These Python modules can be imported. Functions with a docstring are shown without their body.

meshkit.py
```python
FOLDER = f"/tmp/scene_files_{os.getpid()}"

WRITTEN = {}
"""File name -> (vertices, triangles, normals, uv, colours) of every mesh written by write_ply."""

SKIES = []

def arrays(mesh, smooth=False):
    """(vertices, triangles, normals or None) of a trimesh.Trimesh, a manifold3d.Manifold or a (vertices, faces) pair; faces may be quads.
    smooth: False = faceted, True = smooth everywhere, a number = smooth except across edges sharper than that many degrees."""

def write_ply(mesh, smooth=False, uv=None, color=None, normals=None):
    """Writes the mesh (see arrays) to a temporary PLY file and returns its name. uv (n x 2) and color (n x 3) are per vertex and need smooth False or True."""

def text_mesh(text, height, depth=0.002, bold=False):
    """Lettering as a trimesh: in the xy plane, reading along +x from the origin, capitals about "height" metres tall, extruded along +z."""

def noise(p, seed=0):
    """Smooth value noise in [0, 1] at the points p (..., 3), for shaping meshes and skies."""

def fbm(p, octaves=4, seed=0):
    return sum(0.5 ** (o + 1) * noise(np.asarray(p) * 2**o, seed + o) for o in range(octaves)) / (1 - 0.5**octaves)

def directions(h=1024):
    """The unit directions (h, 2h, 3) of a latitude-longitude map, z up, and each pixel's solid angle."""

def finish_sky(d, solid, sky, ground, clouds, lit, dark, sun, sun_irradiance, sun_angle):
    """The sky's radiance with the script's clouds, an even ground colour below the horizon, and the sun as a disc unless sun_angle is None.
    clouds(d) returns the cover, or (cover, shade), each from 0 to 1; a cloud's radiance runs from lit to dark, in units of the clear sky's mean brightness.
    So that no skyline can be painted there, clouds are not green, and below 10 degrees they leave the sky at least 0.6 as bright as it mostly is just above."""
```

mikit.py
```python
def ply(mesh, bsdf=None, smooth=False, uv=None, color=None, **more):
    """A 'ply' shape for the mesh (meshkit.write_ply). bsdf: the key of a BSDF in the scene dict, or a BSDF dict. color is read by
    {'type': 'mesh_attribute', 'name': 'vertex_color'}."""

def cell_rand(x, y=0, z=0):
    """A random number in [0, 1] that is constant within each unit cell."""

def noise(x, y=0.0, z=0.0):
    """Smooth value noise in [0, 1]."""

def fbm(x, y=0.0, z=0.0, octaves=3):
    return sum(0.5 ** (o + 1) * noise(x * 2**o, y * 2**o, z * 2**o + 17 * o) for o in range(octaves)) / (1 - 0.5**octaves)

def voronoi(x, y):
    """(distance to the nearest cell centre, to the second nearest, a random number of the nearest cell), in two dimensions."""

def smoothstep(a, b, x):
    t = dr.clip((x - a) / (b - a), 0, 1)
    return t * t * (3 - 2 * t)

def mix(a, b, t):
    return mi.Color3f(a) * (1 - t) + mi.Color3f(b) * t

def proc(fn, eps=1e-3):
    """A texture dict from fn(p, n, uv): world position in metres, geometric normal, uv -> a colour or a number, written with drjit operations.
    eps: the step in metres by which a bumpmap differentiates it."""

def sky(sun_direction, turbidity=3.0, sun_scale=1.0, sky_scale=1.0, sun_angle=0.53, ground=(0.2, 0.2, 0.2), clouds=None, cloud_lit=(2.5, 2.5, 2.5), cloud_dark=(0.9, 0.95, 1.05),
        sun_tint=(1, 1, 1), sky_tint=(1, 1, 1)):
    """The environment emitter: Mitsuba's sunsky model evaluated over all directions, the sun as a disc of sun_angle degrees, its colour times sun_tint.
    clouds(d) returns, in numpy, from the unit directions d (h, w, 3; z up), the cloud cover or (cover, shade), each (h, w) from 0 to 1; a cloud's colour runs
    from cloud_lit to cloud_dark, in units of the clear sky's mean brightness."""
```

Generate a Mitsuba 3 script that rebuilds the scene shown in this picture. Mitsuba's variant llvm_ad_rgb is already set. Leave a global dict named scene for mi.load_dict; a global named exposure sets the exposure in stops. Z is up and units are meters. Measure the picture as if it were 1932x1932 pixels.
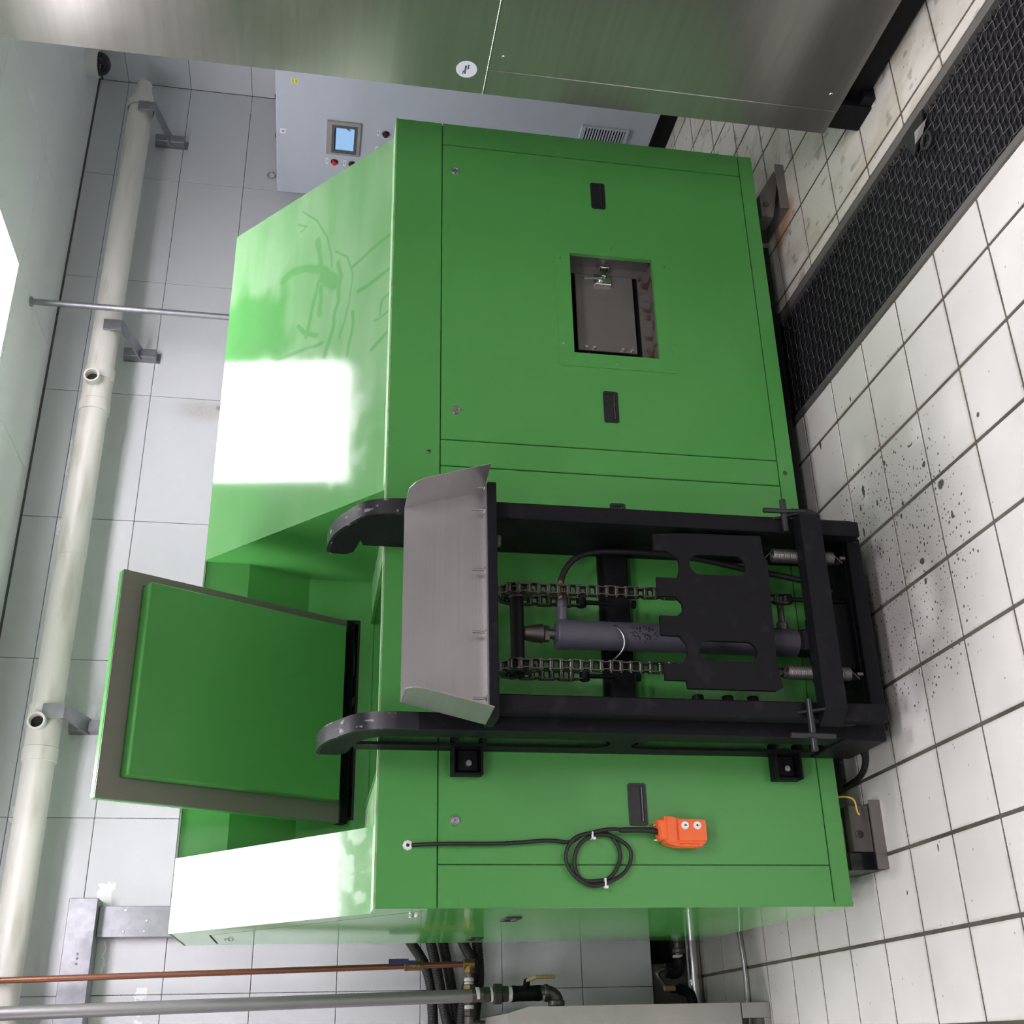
import math
import numpy as np, trimesh, drjit as dr, mitsuba as mi
import mikit
from mikit import proc, noise, fbm, voronoi, smoothstep, mix, cell_rand
from shapely.geometry import Polygon, Point, LineString, box as sbox
from shapely.ops import unary_union
from scipy.interpolate import CubicSpline

T = mi.ScalarTransform4f
scene, labels = {}, {}

# ------------------------------------------------------------------ camera, exposure
exposure = 0.0
EYE = [0.0, 0.0, 1.48696]
FWD = [0.429516, 0.887621, -0.166267]
UPV = [0.902759, -0.426782, 0.053699]          # the photograph is turned a quarter: picture-up is the room's right
scene['camera'] = {'type': 'perspective', 'fov': 48.744, 'fov_axis': 'x', 'near_clip': 0.05, 'far_clip': 60.0,
                   'to_world': T().look_at(origin=EYE, target=[EYE[k] + FWD[k] for k in range(3)], up=UPV)}

# ------------------------------------------------------------------ lamps (square panels under the ceiling; built here, lit by their diffusers)
LAMP_TINT = (1.05, 0.97, 1.055)
CEIL = 2.69
LAMP_SPOTS = [
    (2.385, 3.355, 'lit square ceiling panel above the green machine, at the edge of the view', 23.0),
    (0.585, 3.355, 'lit square ceiling panel above the steel tank and the copper pipe', 23.0),
    (-1.215, 3.355, 'lit square ceiling panel left of the tank, outside the view', 23.0),
    (1.3, 0.35, 'lit square ceiling panel above the drain before the machine, outside the view', 34.0),
    (-0.5, 0.35, 'lit square ceiling panel above the camera, outside the view', 34.0),
    (1.3, -1.3, 'lit square ceiling panel behind the camera on the right, outside the view', 34.0),
    (-0.5, -1.3, 'lit square ceiling panel behind the camera on the left, outside the view', 34.0),
]


def lin(r, g, b):
    return [((c / 255) / 12.92 if c <= 10 else (((c / 255) + 0.055) / 1.055) ** 2.4) for c in (r, g, b)]


# ------------------------------------------------------------------ materials
def pr(col, rough=0.5, metal=0.0, spec=0.5, **k):
    c = {'type': 'rgb', 'value': col} if isinstance(col, (list, tuple)) else col
    r = rough if isinstance(rough, dict) else float(rough)
    return {'type': 'twosided', 'b': {'type': 'principled', 'base_color': c, 'roughness': r, 'metallic': float(metal), 'specular': float(spec), **k}}


PHI = -0.01888097
CP, SP = math.cos(PHI), math.sin(PHI)
OX, OY = 0.30256533, 2.77495816                 # the machine's front left corner on the floor
MACH = np.array([[CP, -SP, 0, OX], [SP, CP, 0, OY], [0, 0, 1, 0], [0, 0, 0, 1.0]])
TP, GX, GY = 0.2035, 0.22981, 2.27706           # floor tile pitch and grid


def seg(u, v, a, b):
    dx, dy = b[0] - a[0], b[1] - a[1]
    t = dr.clip(((u - a[0]) * dx + (v - a[1]) * dy) / (dx * dx + dy * dy), 0, 1)
    return dr.sqrt(dr.square(u - a[0] - t * dx) + dr.square(v - a[1] - t * dy))


STROKES = [([(2.068, 0.509), (2.085, 0.459), (2.063, 0.383), (2.017, 0.307), (1.961, 0.254)], .016), ([(2.158, 0.345), (2.079, 0.328), (2.018, 0.318)], .012),
           ([(1.988, 0.332), (1.925, 0.344), (1.849, 0.355), (1.785, 0.372)], .007), ([(2.011, 0.236), (1.954, 0.222), (1.852, 0.231), (1.732, 0.255), (1.673, 0.277)], .009),
           ([(2.324, 0.433), (2.246, 0.357), (2.149, 0.300), (2.075, 0.273), (2.013, 0.268)], .003), ([(2.064, 0.250), (2.013, 0.193), (1.934, 0.168), (1.848, 0.174), (1.714, 0.212)], .003),
           ([(1.964, 0.175), (2.005, 0.003)], .006), ([(1.851, 0.133), (1.875, -0.002)], .008), ([(1.751, 0.513), (1.740, 0.401), (1.730, 0.292)], .006),
           ([(1.730, 0.042), (1.774, 0.029), (1.789, -0.005)], .005), ([(1.713, 0.061), (1.722, -0.011)], .004), ([(1.790, 0.160), (1.731, 0.152), (1.634, 0.172)], .006),
           ([(1.994, 0.305), (1.940, 0.247)], .030), ([(1.959, 0.319), (1.843, 0.311)], .010), ([(1.844, 0.415), (1.801, 0.378), (1.768, 0.321)], .008),
           ([(1.612, 0.067), (1.645, 0.000)], .008), ([(2.272, 0.446), (2.248, 0.409), (2.235, 0.431)], .004)]
GREEN = lin(74, 145, 71)
DUSTY = lin(150, 182, 146)


def dust_amount(p):
    u = (p.x - OX) * CP + (p.y - OY) * SP
    s = (p.z - 1.318) / 0.664
    wob = 0.012 * (noise(u * 22, s * 22) - 0.5)
    d = mi.Float(1.0)
    for pts, w in STROKES:
        for a, b in zip(pts[:-1], pts[1:]):
            d = dr.minimum(d, smoothstep(0.55 * w, 1.25 * w + 0.002, seg(u + wob, s + wob, a, b)))
    n = fbm(u * 5, s * 9, 3.0)
    clean = smoothstep(0.38, 0.62, s + 0.35 * (n - 0.5)) * smoothstep(1.2, 1.6, u) * (1 - smoothstep(2.06, 2.16, u + 0.3 * (n - 0.5)))
    base = 0.50 + 0.45 * (fbm(u * 3 + 7, s * 14, 1.0) - 0.5)
    base = base * (0.45 + 0.55 * smoothstep(1.25, 1.65, u)) + 0.25 * (1 - smoothstep(0.15, 0.25, u))
    return dr.clip(base * (0.48 + 0.52 * d) * (1 - 0.85 * clean), 0, 1)


def slope_col(p, n, uv):
    return mix(GREEN, DUSTY, dust_amount(p))


def slope_rough(p, n, uv):
    u = (p.x - OX) * CP + (p.y - OY) * SP
    s = (p.z - 1.318) / 0.664
    dry = smoothstep(0.46, 0.62, fbm(u * 26, s * 26, 4.0, 4)) * (1 - smoothstep(0.2, 0.3, u)) + 0.3 * smoothstep(0.6, 0.75, fbm(u * 9, s * 16, 6.0))
    return 0.085 + 0.05 * dust_amount(p) + 0.13 * dry


def green_col(p, n, uv):
    k = 0.92 + 0.16 * fbm(p.x * 2.3, p.y * 2.3, p.z * 2.3)
    return mi.Color3f(GREEN) * k


def ledge_col(p, n, uv):
    k = fbm(p.x * 9, p.y * 60, 2.0)
    sp = smoothstep(0.62, 0.7, noise(p.x * 40, p.y * 130, 1.0))
    return mix(mix(lin(96, 168, 100), lin(165, 190, 160), k), lin(140, 128, 92), 0.55 * sp)


SPOTS = [(1.385, 2.605, .026, .010), (1.347, 2.635, .014, .006), (1.320, 2.544, .012, .007), (1.404, 2.474, .010, .010), (1.306, 2.294, .010, .011), (1.674, 2.589, .012, .006),
         (1.224, 2.238, .017, .020), (1.130, 2.220, .014, .008), (1.119, 2.239, .007, .006), (1.276, 2.640, .020, .008), (1.080, 2.384, .013, .014), (1.115, 2.360, .008, .005),
         (1.304, 2.042, .009, .009), (1.026, 2.387, .012, .008), (1.258, 2.422, .008, .008), (1.146, 2.535, .008, .004), (1.231, 2.440, .010, .007), (1.221, 2.467, .010, .004),
         (1.641, 2.807, .020, .009), (2.215, 1.692, .010, .015), (2.199, 1.700, .007, .008), (1.383, 2.338, .004, .016), (0.33, 2.73, .008, .005), (0.41, 2.55, .012, .005)]


def floor_col(p, n, uv):
    x, y = p.x, p.y
    i, j = dr.floor((x - GX) / TP), dr.floor((y - GY) / TP)
    tone = 0.93 + 0.07 * cell_rand(i, j, 3)
    col = mix(lin(232, 231, 226), lin(214, 213, 206), fbm(x * 6, y * 6, 1.0)) * tone
    soil = fbm(x * 4.1 + 3, y * 4.1, 5.0)
    rear = smoothstep(1.75, 2.25, x + 0.2 * (soil - 0.5))
    scuff = smoothstep(0.48, 0.72, fbm(x * 14, y * 9, 2.0, 4))
    col = mix(col, lin(176, 166, 142), 0.6 * rear * (0.5 + 0.5 * scuff))
    col = mix(col, lin(120, 112, 98), 0.5 * rear * smoothstep(0.66, 0.8, fbm(x * 31, y * 23, 4.0)))
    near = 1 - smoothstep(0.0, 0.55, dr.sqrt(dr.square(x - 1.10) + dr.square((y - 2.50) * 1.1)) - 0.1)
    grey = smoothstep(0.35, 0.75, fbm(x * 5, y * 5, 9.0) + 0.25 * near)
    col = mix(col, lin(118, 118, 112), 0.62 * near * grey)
    back = smoothstep(3.2, 4.0, y) * (1 - smoothstep(0.6, 1.2, x))
    col = mix(col, lin(120, 116, 106), 0.75 * back * (0.5 + 0.5 * soil))
    d1, _, w = voronoi(x * 62, y * 62)
    r = 0.05 + 0.24 * w * w
    speck = (1 - smoothstep(0.6 * r, r, d1)) * smoothstep(0.74, 0.98, near + 0.45 * w + 0.25 * (soil - 0.5))
    d2, _, w2 = voronoi(x * 21 + 5, y * 21)
    speck2 = (1 - smoothstep(0.04, 0.07, d2)) * smoothstep(0.9, 0.94, w2)
    col = mix(col, lin(58, 54, 46), dr.clip(0.85 * speck + 0.5 * speck2, 0, 1))
    e = dr.minimum(dr.abs((x - GX) / TP - dr.round((x - GX) / TP)), dr.abs((y - GY) / TP - dr.round((y - GY) / TP)))
    col = mix(col, lin(150, 144, 132), 0.35 * (1 - smoothstep(0.015, 0.07, e)) * smoothstep(0.3, 0.7, fbm(x * 9, y * 9, 6.0)))
    wob = 0.5 + 1.0 * noise(x * 150, y * 150)
    m = mi.Float(0)
    for sx, sy, a, b in SPOTS:
        q = dr.square((x - sx) / a) + dr.square((y - sy) / b)
        m = dr.maximum(m, 1 - smoothstep(0.5, 1.0, q * wob * 1.6))
    col = mix(col, lin(52, 48, 40), 0.9 * m)
    foot = seg(x, y, (2.53, 2.775), (2.47, 2.86))
    rust = (1 - smoothstep(0.01, 0.075, foot + 0.05 * (soil - 0.5))) + 0.9 * (1 - smoothstep(0.0, 0.06, seg(x, y, (2.235, 2.66), (2.215, 2.82)))) * smoothstep(0.35, 0.6, soil)
    return mix(col, lin(156, 100, 34), dr.clip(0.75 * rust, 0, 0.85))


def floor_rough(p, n, uv):
    return 0.34 + 0.25 * fbm(p.x * 7, p.y * 7, 3.0)


def grout_col(p, n, uv):
    return mix(lin(56, 52, 44), lin(104, 100, 90), fbm(p.x * 11, p.y * 11, 2.0))


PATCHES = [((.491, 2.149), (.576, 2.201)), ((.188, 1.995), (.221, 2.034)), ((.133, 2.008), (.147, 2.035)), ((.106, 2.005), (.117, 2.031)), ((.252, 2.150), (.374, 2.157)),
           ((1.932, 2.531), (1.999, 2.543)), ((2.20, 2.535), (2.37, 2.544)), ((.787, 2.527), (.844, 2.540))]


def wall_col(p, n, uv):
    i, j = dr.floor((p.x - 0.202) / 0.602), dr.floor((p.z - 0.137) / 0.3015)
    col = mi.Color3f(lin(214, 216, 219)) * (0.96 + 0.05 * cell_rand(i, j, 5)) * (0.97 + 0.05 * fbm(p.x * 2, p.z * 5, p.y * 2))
    wx, wz = p.x + 0.016 * (noise(p.x * 90, p.z * 120) - 0.5), p.z + 0.012 * (noise(p.x * 70, p.z * 90, 4) - 0.5)
    m = mi.Float(0)
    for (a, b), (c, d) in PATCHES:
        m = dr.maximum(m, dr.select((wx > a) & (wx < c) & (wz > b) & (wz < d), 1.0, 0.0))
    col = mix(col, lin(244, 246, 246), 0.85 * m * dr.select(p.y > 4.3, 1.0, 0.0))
    dd, _, w = voronoi(p.x * 260, p.z * 260)
    reach = 1 - smoothstep(0.0, 1.0, dr.sqrt(dr.square((p.x - 2.555) / 0.09) + dr.square((p.z - 2.02) / 0.19)))
    col = mix(col, lin(140, 124, 92), dr.clip(0.75 * reach * (1 - smoothstep(0.15, 0.45, dd)) * (0.3 + w) + 0.18 * reach, 0, 1))
    core = 1 - smoothstep(0.2, 1.0, dr.sqrt(dr.square((p.x - 2.572) / 0.022) + dr.square((p.z - 1.945) / 0.03)))
    return mix(col, lin(110, 104, 92), 0.7 * core)


def steel_col(p, n, uv):
    return mix([0.30, 0.295, 0.27], [0.37, 0.362, 0.335], fbm(p.y * 3, p.z * 90, p.x * 3))


def steel_rough(p, n, uv):
    return 0.16 + 0.08 * fbm(p.y * 4, p.z * 4, 2.0) + 0.04 * noise(p.y * 2, p.z * 240)


def galv_col(p, n, uv):
    _, _, w = voronoi(p.x * 55 + p.y * 31, p.z * 55 + p.y * 17)
    k = 0.3 * w + 0.7 * fbm(p.x * 9, p.z * 9, p.y * 9)
    return mix([0.24, 0.245, 0.265], [0.42, 0.43, 0.455], k)


def galv_rough(p, n, uv):
    return 0.38 + 0.2 * fbm(p.x * 12, p.z * 12, 1.0)


def plate_col(p, n, uv):
    k = fbm(p.x * 7, p.y * 7, p.z * 7)
    return mix([0.36, 0.352, 0.348], [0.44, 0.432, 0.425], k) * (0.97 + 0.06 * noise(p.x * 3, p.z * 300))


def black_col(p, n, uv):
    k = smoothstep(0.6, 0.8, fbm(p.x * 25, p.y * 25, p.z * 25))
    return mix([0.0065, 0.0066, 0.008], [0.012, 0.012, 0.0138], k)


def hook_col(p, n, uv):
    k = smoothstep(0.64, 0.74, fbm(p.x * 90, p.y * 40, p.z * 40, 4))
    return mix([0.014, 0.014, 0.018], [0.2, 0.2, 0.21], k)


def pvc_col(p, n, uv):
    return mix(lin(220, 218, 211), lin(186, 182, 170), 0.7 * smoothstep(0.5, 0.85, fbm(p.x * 5, p.y * 9 + 3, p.z * 22)))


def tank_col(p, n, uv):
    k = fbm(p.x * 7, p.z * 9, 3.0)
    col = mix([0.33, 0.33, 0.31], [0.45, 0.445, 0.41], k)
    return mix(col, [0.45, 0.40, 0.28], 0.5 * smoothstep(0.45, 0.7, fbm(p.x * 4, p.z * 3, 8.0)))


def hatch_col(p, n, uv):
    rust = smoothstep(0.55, 0.75, fbm(p.x * 40, p.y * 40, p.z * 14)) * (1 - smoothstep(0.50, 0.56, p.z))
    return mix(mix([0.15, 0.145, 0.135], [0.24, 0.23, 0.215], fbm(p.x * 8, p.y * 8, p.z * 8)), [0.11, 0.045, 0.02], 0.85 * rust)


def cyl_col(p, n, uv):
    d, _, w = voronoi(p.x * 160, p.z * 160)
    m = (1 - smoothstep(0.3, 0.5, d)) * (1 - smoothstep(0.5, 1.0, dr.sqrt(dr.square((p.x - 0.945) / 0.03) + dr.square((p.z - 0.665) / 0.05)))) * dr.select(w > 0.4, 1.0, 0.0)
    return mix(mi.Color3f(0.062, 0.062, 0.078) * (0.85 + 0.3 * fbm(p.x * 9, p.y * 9, p.z * 9)), [0.02, 0.018, 0.015], m)


MAT = {
    'green': pr(proc(green_col), 0.30, 0, 0.5), 'slope_green': pr(proc(slope_col), proc(slope_rough), 0, 0.55), 'side_green': pr(proc(green_col), 0.08, 0, 0.75),
    'roof_dust': pr(lin(126, 150, 122), 0.5), 'ledge': pr(proc(ledge_col), 0.5, 0, 0.3), 'lid_trim': pr([0.20, 0.19, 0.165], 0.45, 0.5), 'hollow': pr([0.012, 0.013, 0.012], 0.8), 'gap': pr([0.006, 0.03, 0.007], 0.8),
    'floor': pr(proc(floor_col), proc(floor_rough), 0, 0.45), 'grout': pr(proc(grout_col), 0.9), 'wall': pr(proc(wall_col), 0.28, 0, 0.45), 'wall_joint': pr(lin(120, 122, 122), 0.8),
    'ceiling': pr(lin(238, 240, 241), 0.35, 0, 0.4), 'ceiling_joint': pr(lin(120, 124, 124), 0.8), 'dark_joint': pr([0.01, 0.01, 0.01], 0.9), 'plain_wall': pr(lin(104, 104, 102), 0.7),
    'steel': pr(proc(steel_col), proc(steel_rough), 0.8), 'galv': pr(proc(galv_col), proc(galv_rough), 0.9), 'bright_steel': pr([0.62, 0.62, 0.62], 0.25, 1.0), 'chrome': pr([0.8, 0.8, 0.8], 0.1, 1.0),
    'plate_steel': pr(proc(plate_col), 0.36, 0.82), 'black': pr(proc(black_col), 0.48, 0, 0.14), 'hook': pr(proc(hook_col), 0.38, 0.25, 0.5), 'black_plastic': pr([0.012, 0.013, 0.015], 0.35),
    'rubber': pr([0.014, 0.014, 0.014], 0.55), 'chain': pr([0.085, 0.083, 0.075], 0.3, 0.85), 'spring_steel': pr([0.26, 0.255, 0.235], 0.32, 0.9), 'foot_steel': pr([0.17, 0.16, 0.145], 0.5, 0.35), 'dull_steel': pr([0.13, 0.125, 0.115], 0.4, 0.85), 'brass': pr([0.27, 0.19, 0.075], 0.4, 0.9),
    'copper': pr([0.24, 0.105, 0.065], 0.4, 0.75), 'grey_pipe': pr([0.25, 0.25, 0.245], 0.45, 0.55), 'pvc': pr(proc(pvc_col), 0.42), 'orange': pr(lin(236, 108, 54), 0.42), 'white_plastic': pr(lin(232, 232, 230), 0.4),
    'print': pr([0.02, 0.02, 0.022], 0.6), 'cabinet_grey': pr(lin(184, 191, 202), 0.45), 'bezel': pr(lin(150, 148, 142), 0.45), 'bezel_dark': pr(lin(84, 86, 90), 0.5), 'red': pr(lin(226, 20, 34), 0.25),
    'dark_red': pr(lin(70, 10, 14), 0.25), 'yellow': pr(lin(222, 222, 84), 0.5), 'blue': pr(lin(34, 44, 96), 0.4), 'olive': pr(lin(140, 126, 76), 0.45), 'concrete': pr(lin(92, 88, 82), 0.9),
    'tank': pr(proc(tank_col), 0.42, 0.6), 'hatch': pr(proc(hatch_col), 0.42, 0.55), 'cylinder_paint': pr(proc(cyl_col), 0.36, 0, 0.35), 'mat_black': pr([0.016, 0.016, 0.018], 0.5), 'wire': pr([0.13, 0.13, 0.135], 0.38, 0.8),
    'sticker': pr(lin(214, 219, 230), 0.4), 'drain_edge': pr([0.16, 0.155, 0.145], 0.6, 0.4), 'scrap_white': pr(lin(150, 150, 146), 0.4), 'tape_white': pr(lin(205, 205, 200), 0.6), 'dark_glass': pr([0.01, 0.01, 0.012], 0.08),
    'yellow_wire': pr(lin(222, 188, 70), 0.45), 'lamp_frame': pr(lin(230, 230, 230), 0.4), 'white_block': pr(lin(172, 166, 150), 0.7), 'black_gloss': pr([0.010, 0.010, 0.011], 0.2),
}
for k, v in MAT.items():
    scene['mat_' + k] = v


# ------------------------------------------------------------------ mesh helpers
def TM(v, f):
    return trimesh.Trimesh(np.asarray(v, float), np.asarray(f), process=False)


def cat(*ms):
    return trimesh.util.concatenate([m for m in ms])


def box(x0, x1, y0, y1, z0, z1, c=0.0):
    lo, hi = np.array([x0, y0, z0], float), np.array([x1, y1, z1], float)
    if c <= 0:
        m = trimesh.creation.box(extents=hi - lo)
        m.apply_translation((lo + hi) / 2)
        return m
    c = min(c, 0.45 * (hi - lo).min())
    pts = []
    for s in np.ndindex(2, 2, 2):
        corner = np.where(np.array(s) == 1, hi, lo)
        inw = np.where(np.array(s) == 1, -1, 1) * c
        for k in range(3):
            q = corner + inw
            q[k] = corner[k]
            pts.append(q)
    return trimesh.Trimesh(pts).convex_hull


def hull(pts):
    return trimesh.Trimesh(np.asarray(pts, float)).convex_hull


def extr(poly, axis, a, b):
    """Extrudes a 2-D polygon along an axis: x takes (y, z), y takes (x, z), z takes (x, y)."""
    poly = Polygon(poly) if not hasattr(poly, 'geom_type') else poly
    ms = []
    for g in getattr(poly, 'geoms', [poly]):
        m = trimesh.creation.extrude_polygon(g, abs(b - a), engine='earcut')
        v = np.array(m.vertices)
        w = v[:, 2] + min(a, b)
        v = {'x': np.c_[w, v[:, 0], v[:, 1]], 'y': np.c_[v[:, 0], w, v[:, 1]], 'z': np.c_[v[:, 0], v[:, 1], w]}[axis]
        ms.append(TM(v, m.faces[:, ::-1] if axis == 'y' else m.faces))
    return cat(*ms)


def rrect(x0, x1, y0, y1, r=0.005, n=5):
    return sbox(x0 + r, y0 + r, x1 - r, y1 - r).buffer(r, quad_segs=n)


def frame_of(d):
    d = np.asarray(d, float) / np.linalg.norm(d)
    a = np.cross(d, [0, 0, 1.0] if abs(d[2]) < 0.9 else [1.0, 0, 0])
    a /= np.linalg.norm(a)
    return a, np.cross(d, a), d


def lathe(profile, p0, d, n=28):
    """profile: (radius, distance along d from p0) pairs."""
    a, b, d = frame_of(d)
    ang = np.arange(n) * 2 * math.pi / n
    ring = np.cos(ang)[:, None] * a + np.sin(ang)[:, None] * b
    v = np.concatenate([np.asarray(p0, float) + ring * r + d * h for r, h in profile])
    f = []
    for k in range(len(profile) - 1):
        i = np.arange(n) + k * n
        j = (np.arange(n) + 1) % n + k * n
        f += [np.c_[i, j, j + n], np.c_[i, j + n, i + n]]
    m = TM(v, np.vstack(f))
    m.merge_vertices()
    m.update_faces(m.nondegenerate_faces())
    return m


def rod(p0, p1, r, n=20, c=0.12):
    L = np.linalg.norm(np.subtract(p1, p0))
    e = min(c * r, 0.3 * L)
    return lathe([(0, 0), (r - e, 0), (r, e), (r, L - e), (r - e, L), (0, L)], p0, np.subtract(p1, p0), n)


def pipe(p0, p1, r, ri, n=28):
    L = np.linalg.norm(np.subtract(p1, p0))
    return lathe([(ri, 0), (r, 0), (r, L), (ri, L), (ri, 0)], p0, np.subtract(p1, p0), n)


def tube(pts, r, n=12, cap=True):
    p = np.asarray(pts, float)
    t = np.gradient(p, axis=0)
    t /= np.linalg.norm(t, axis=1, keepdims=True)
    a = np.zeros_like(p)
    a[0] = frame_of(t[0])[0]
    for k in range(1, len(p)):
        q = a[k - 1] - t[k] * (a[k - 1] @ t[k])
        a[k] = q / np.linalg.norm(q)
    b = np.cross(t, a)
    ang = np.arange(n) * 2 * math.pi / n
    r = np.broadcast_to(r, (len(p),))
    v = (p[:, None] + r[:, None, None] * (np.cos(ang)[None, :, None] * a[:, None] + np.sin(ang)[None, :, None] * b[:, None])).reshape(-1, 3)
    i, j = np.meshgrid(np.arange(len(p) - 1), np.arange(n), indexing='ij')
    q = np.stack([i * n + j, i * n + (j + 1) % n, (i + 1) * n + (j + 1) % n, (i + 1) * n + j], -1).reshape(-1, 4)
    f = [q[:, [0, 1, 2]], q[:, [0, 2, 3]]]
    if cap:
        v = np.vstack([v, p[0], p[-1]])
        k = np.arange(n)
        f += [np.c_[(k + 1) % n, k, k * 0 + len(v) - 2], np.c_[k + (len(p) - 1) * n, (k + 1) % n + (len(p) - 1) * n, k * 0 + len(v) - 1]]
    return TM(v, np.vstack(f))


def spline(pts, n=60):
    p = np.asarray(pts, float)
    t = np.r_[0, np.cumsum(np.linalg.norm(np.diff(p, axis=0), axis=1))]
    return CubicSpline(t, p)(np.linspace(0, t[-1], n))


def hexbolt(p, d, r, h):
    return lathe([(0, 0), (r, 0), (r, h * 0.85), (r * 0.85, h), (0, h)], p, d, 6)


def turned(m, M):
    m = m.copy()
    m.apply_transform(M)
    return m


# ------------------------------------------------------------------ registering
def free(key):
    if key not in scene and key not in labels and not any(k.startswith(key + '__') for k in (scene if False else [])):
        return key
    k = 1
    while f'{key}_{k:03d}' in scene or f'{key}_{k:03d}' in labels:
        k += 1
    return f'{key}_{k:03d}'


def thing(name, label, category, group=None, kind=None):
    key = free(name)
    labels[key] = {'label': label, 'category': category}
    if group:
        labels[key]['group'] = group
    if kind:
        labels[key]['kind'] = kind
    return key


def add(key, mesh, mat, M=None, smooth=35, label=None, category=None, group=None, kind=None, **more):
    key = free(key)
    shape = mesh if isinstance(mesh, dict) else mikit.ply(turned(mesh, M) if M is not None else mesh, 'mat_' + mat, smooth=smooth)
    scene[key] = {**shape, **more}
    d = {k: v for k, v in (('label', label), ('category', category), ('group', group), ('kind', kind)) if v}
    if d:
        labels[key] = d
    return key


def put(key, shape, M):
    """One more copy of a ply dict under a key of its own."""
    key = free(key)
    scene[key] = {**shape, 'to_world': T(np.asarray(M, float).tolist())}
    return key


def shift(x, y, z):
    M = np.eye(4)
    M[:3, 3] = x, y, z
    return M


# ------------------------------------------------------------------ the room
RX0, RX1, RY0, RY1 = -3.0, 4.41, -3.0, 4.43
DX0, DX1, DY0, DY1 = 1.80, 2.215, 0.55, 3.5       # floor drain
slab = Polygon([(RX0, RY0), (RX1, RY0), (RX1, RY1 + 0.3), (RX0, RY1 + 0.3)]).difference(sbox(DX0, DY0, DX1, DY1))
add('floor', extr(slab, 'z', -0.12, -0.0022), 'grout', smooth=False, label='white tiled floor with dirty grey joints', category='floor', kind='structure')
tile = mikit.ply(box(-TP / 2 + .0048, TP / 2 - .0048, -TP / 2 + .0034, TP / 2 - .0034, -0.008, 0, .0010), 'mat_floor', smooth=False)


def seen(x, y, z=0.0):
    d = np.array([x, y, z]) - EYE
    f, u = np.array(FWD), np.array(UPV)
    r = np.cross(f, u)
    w = d @ f
    return w > 0.3 and abs((d @ r) / w) < 0.50 and abs((d @ u) / w) < 0.50


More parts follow.
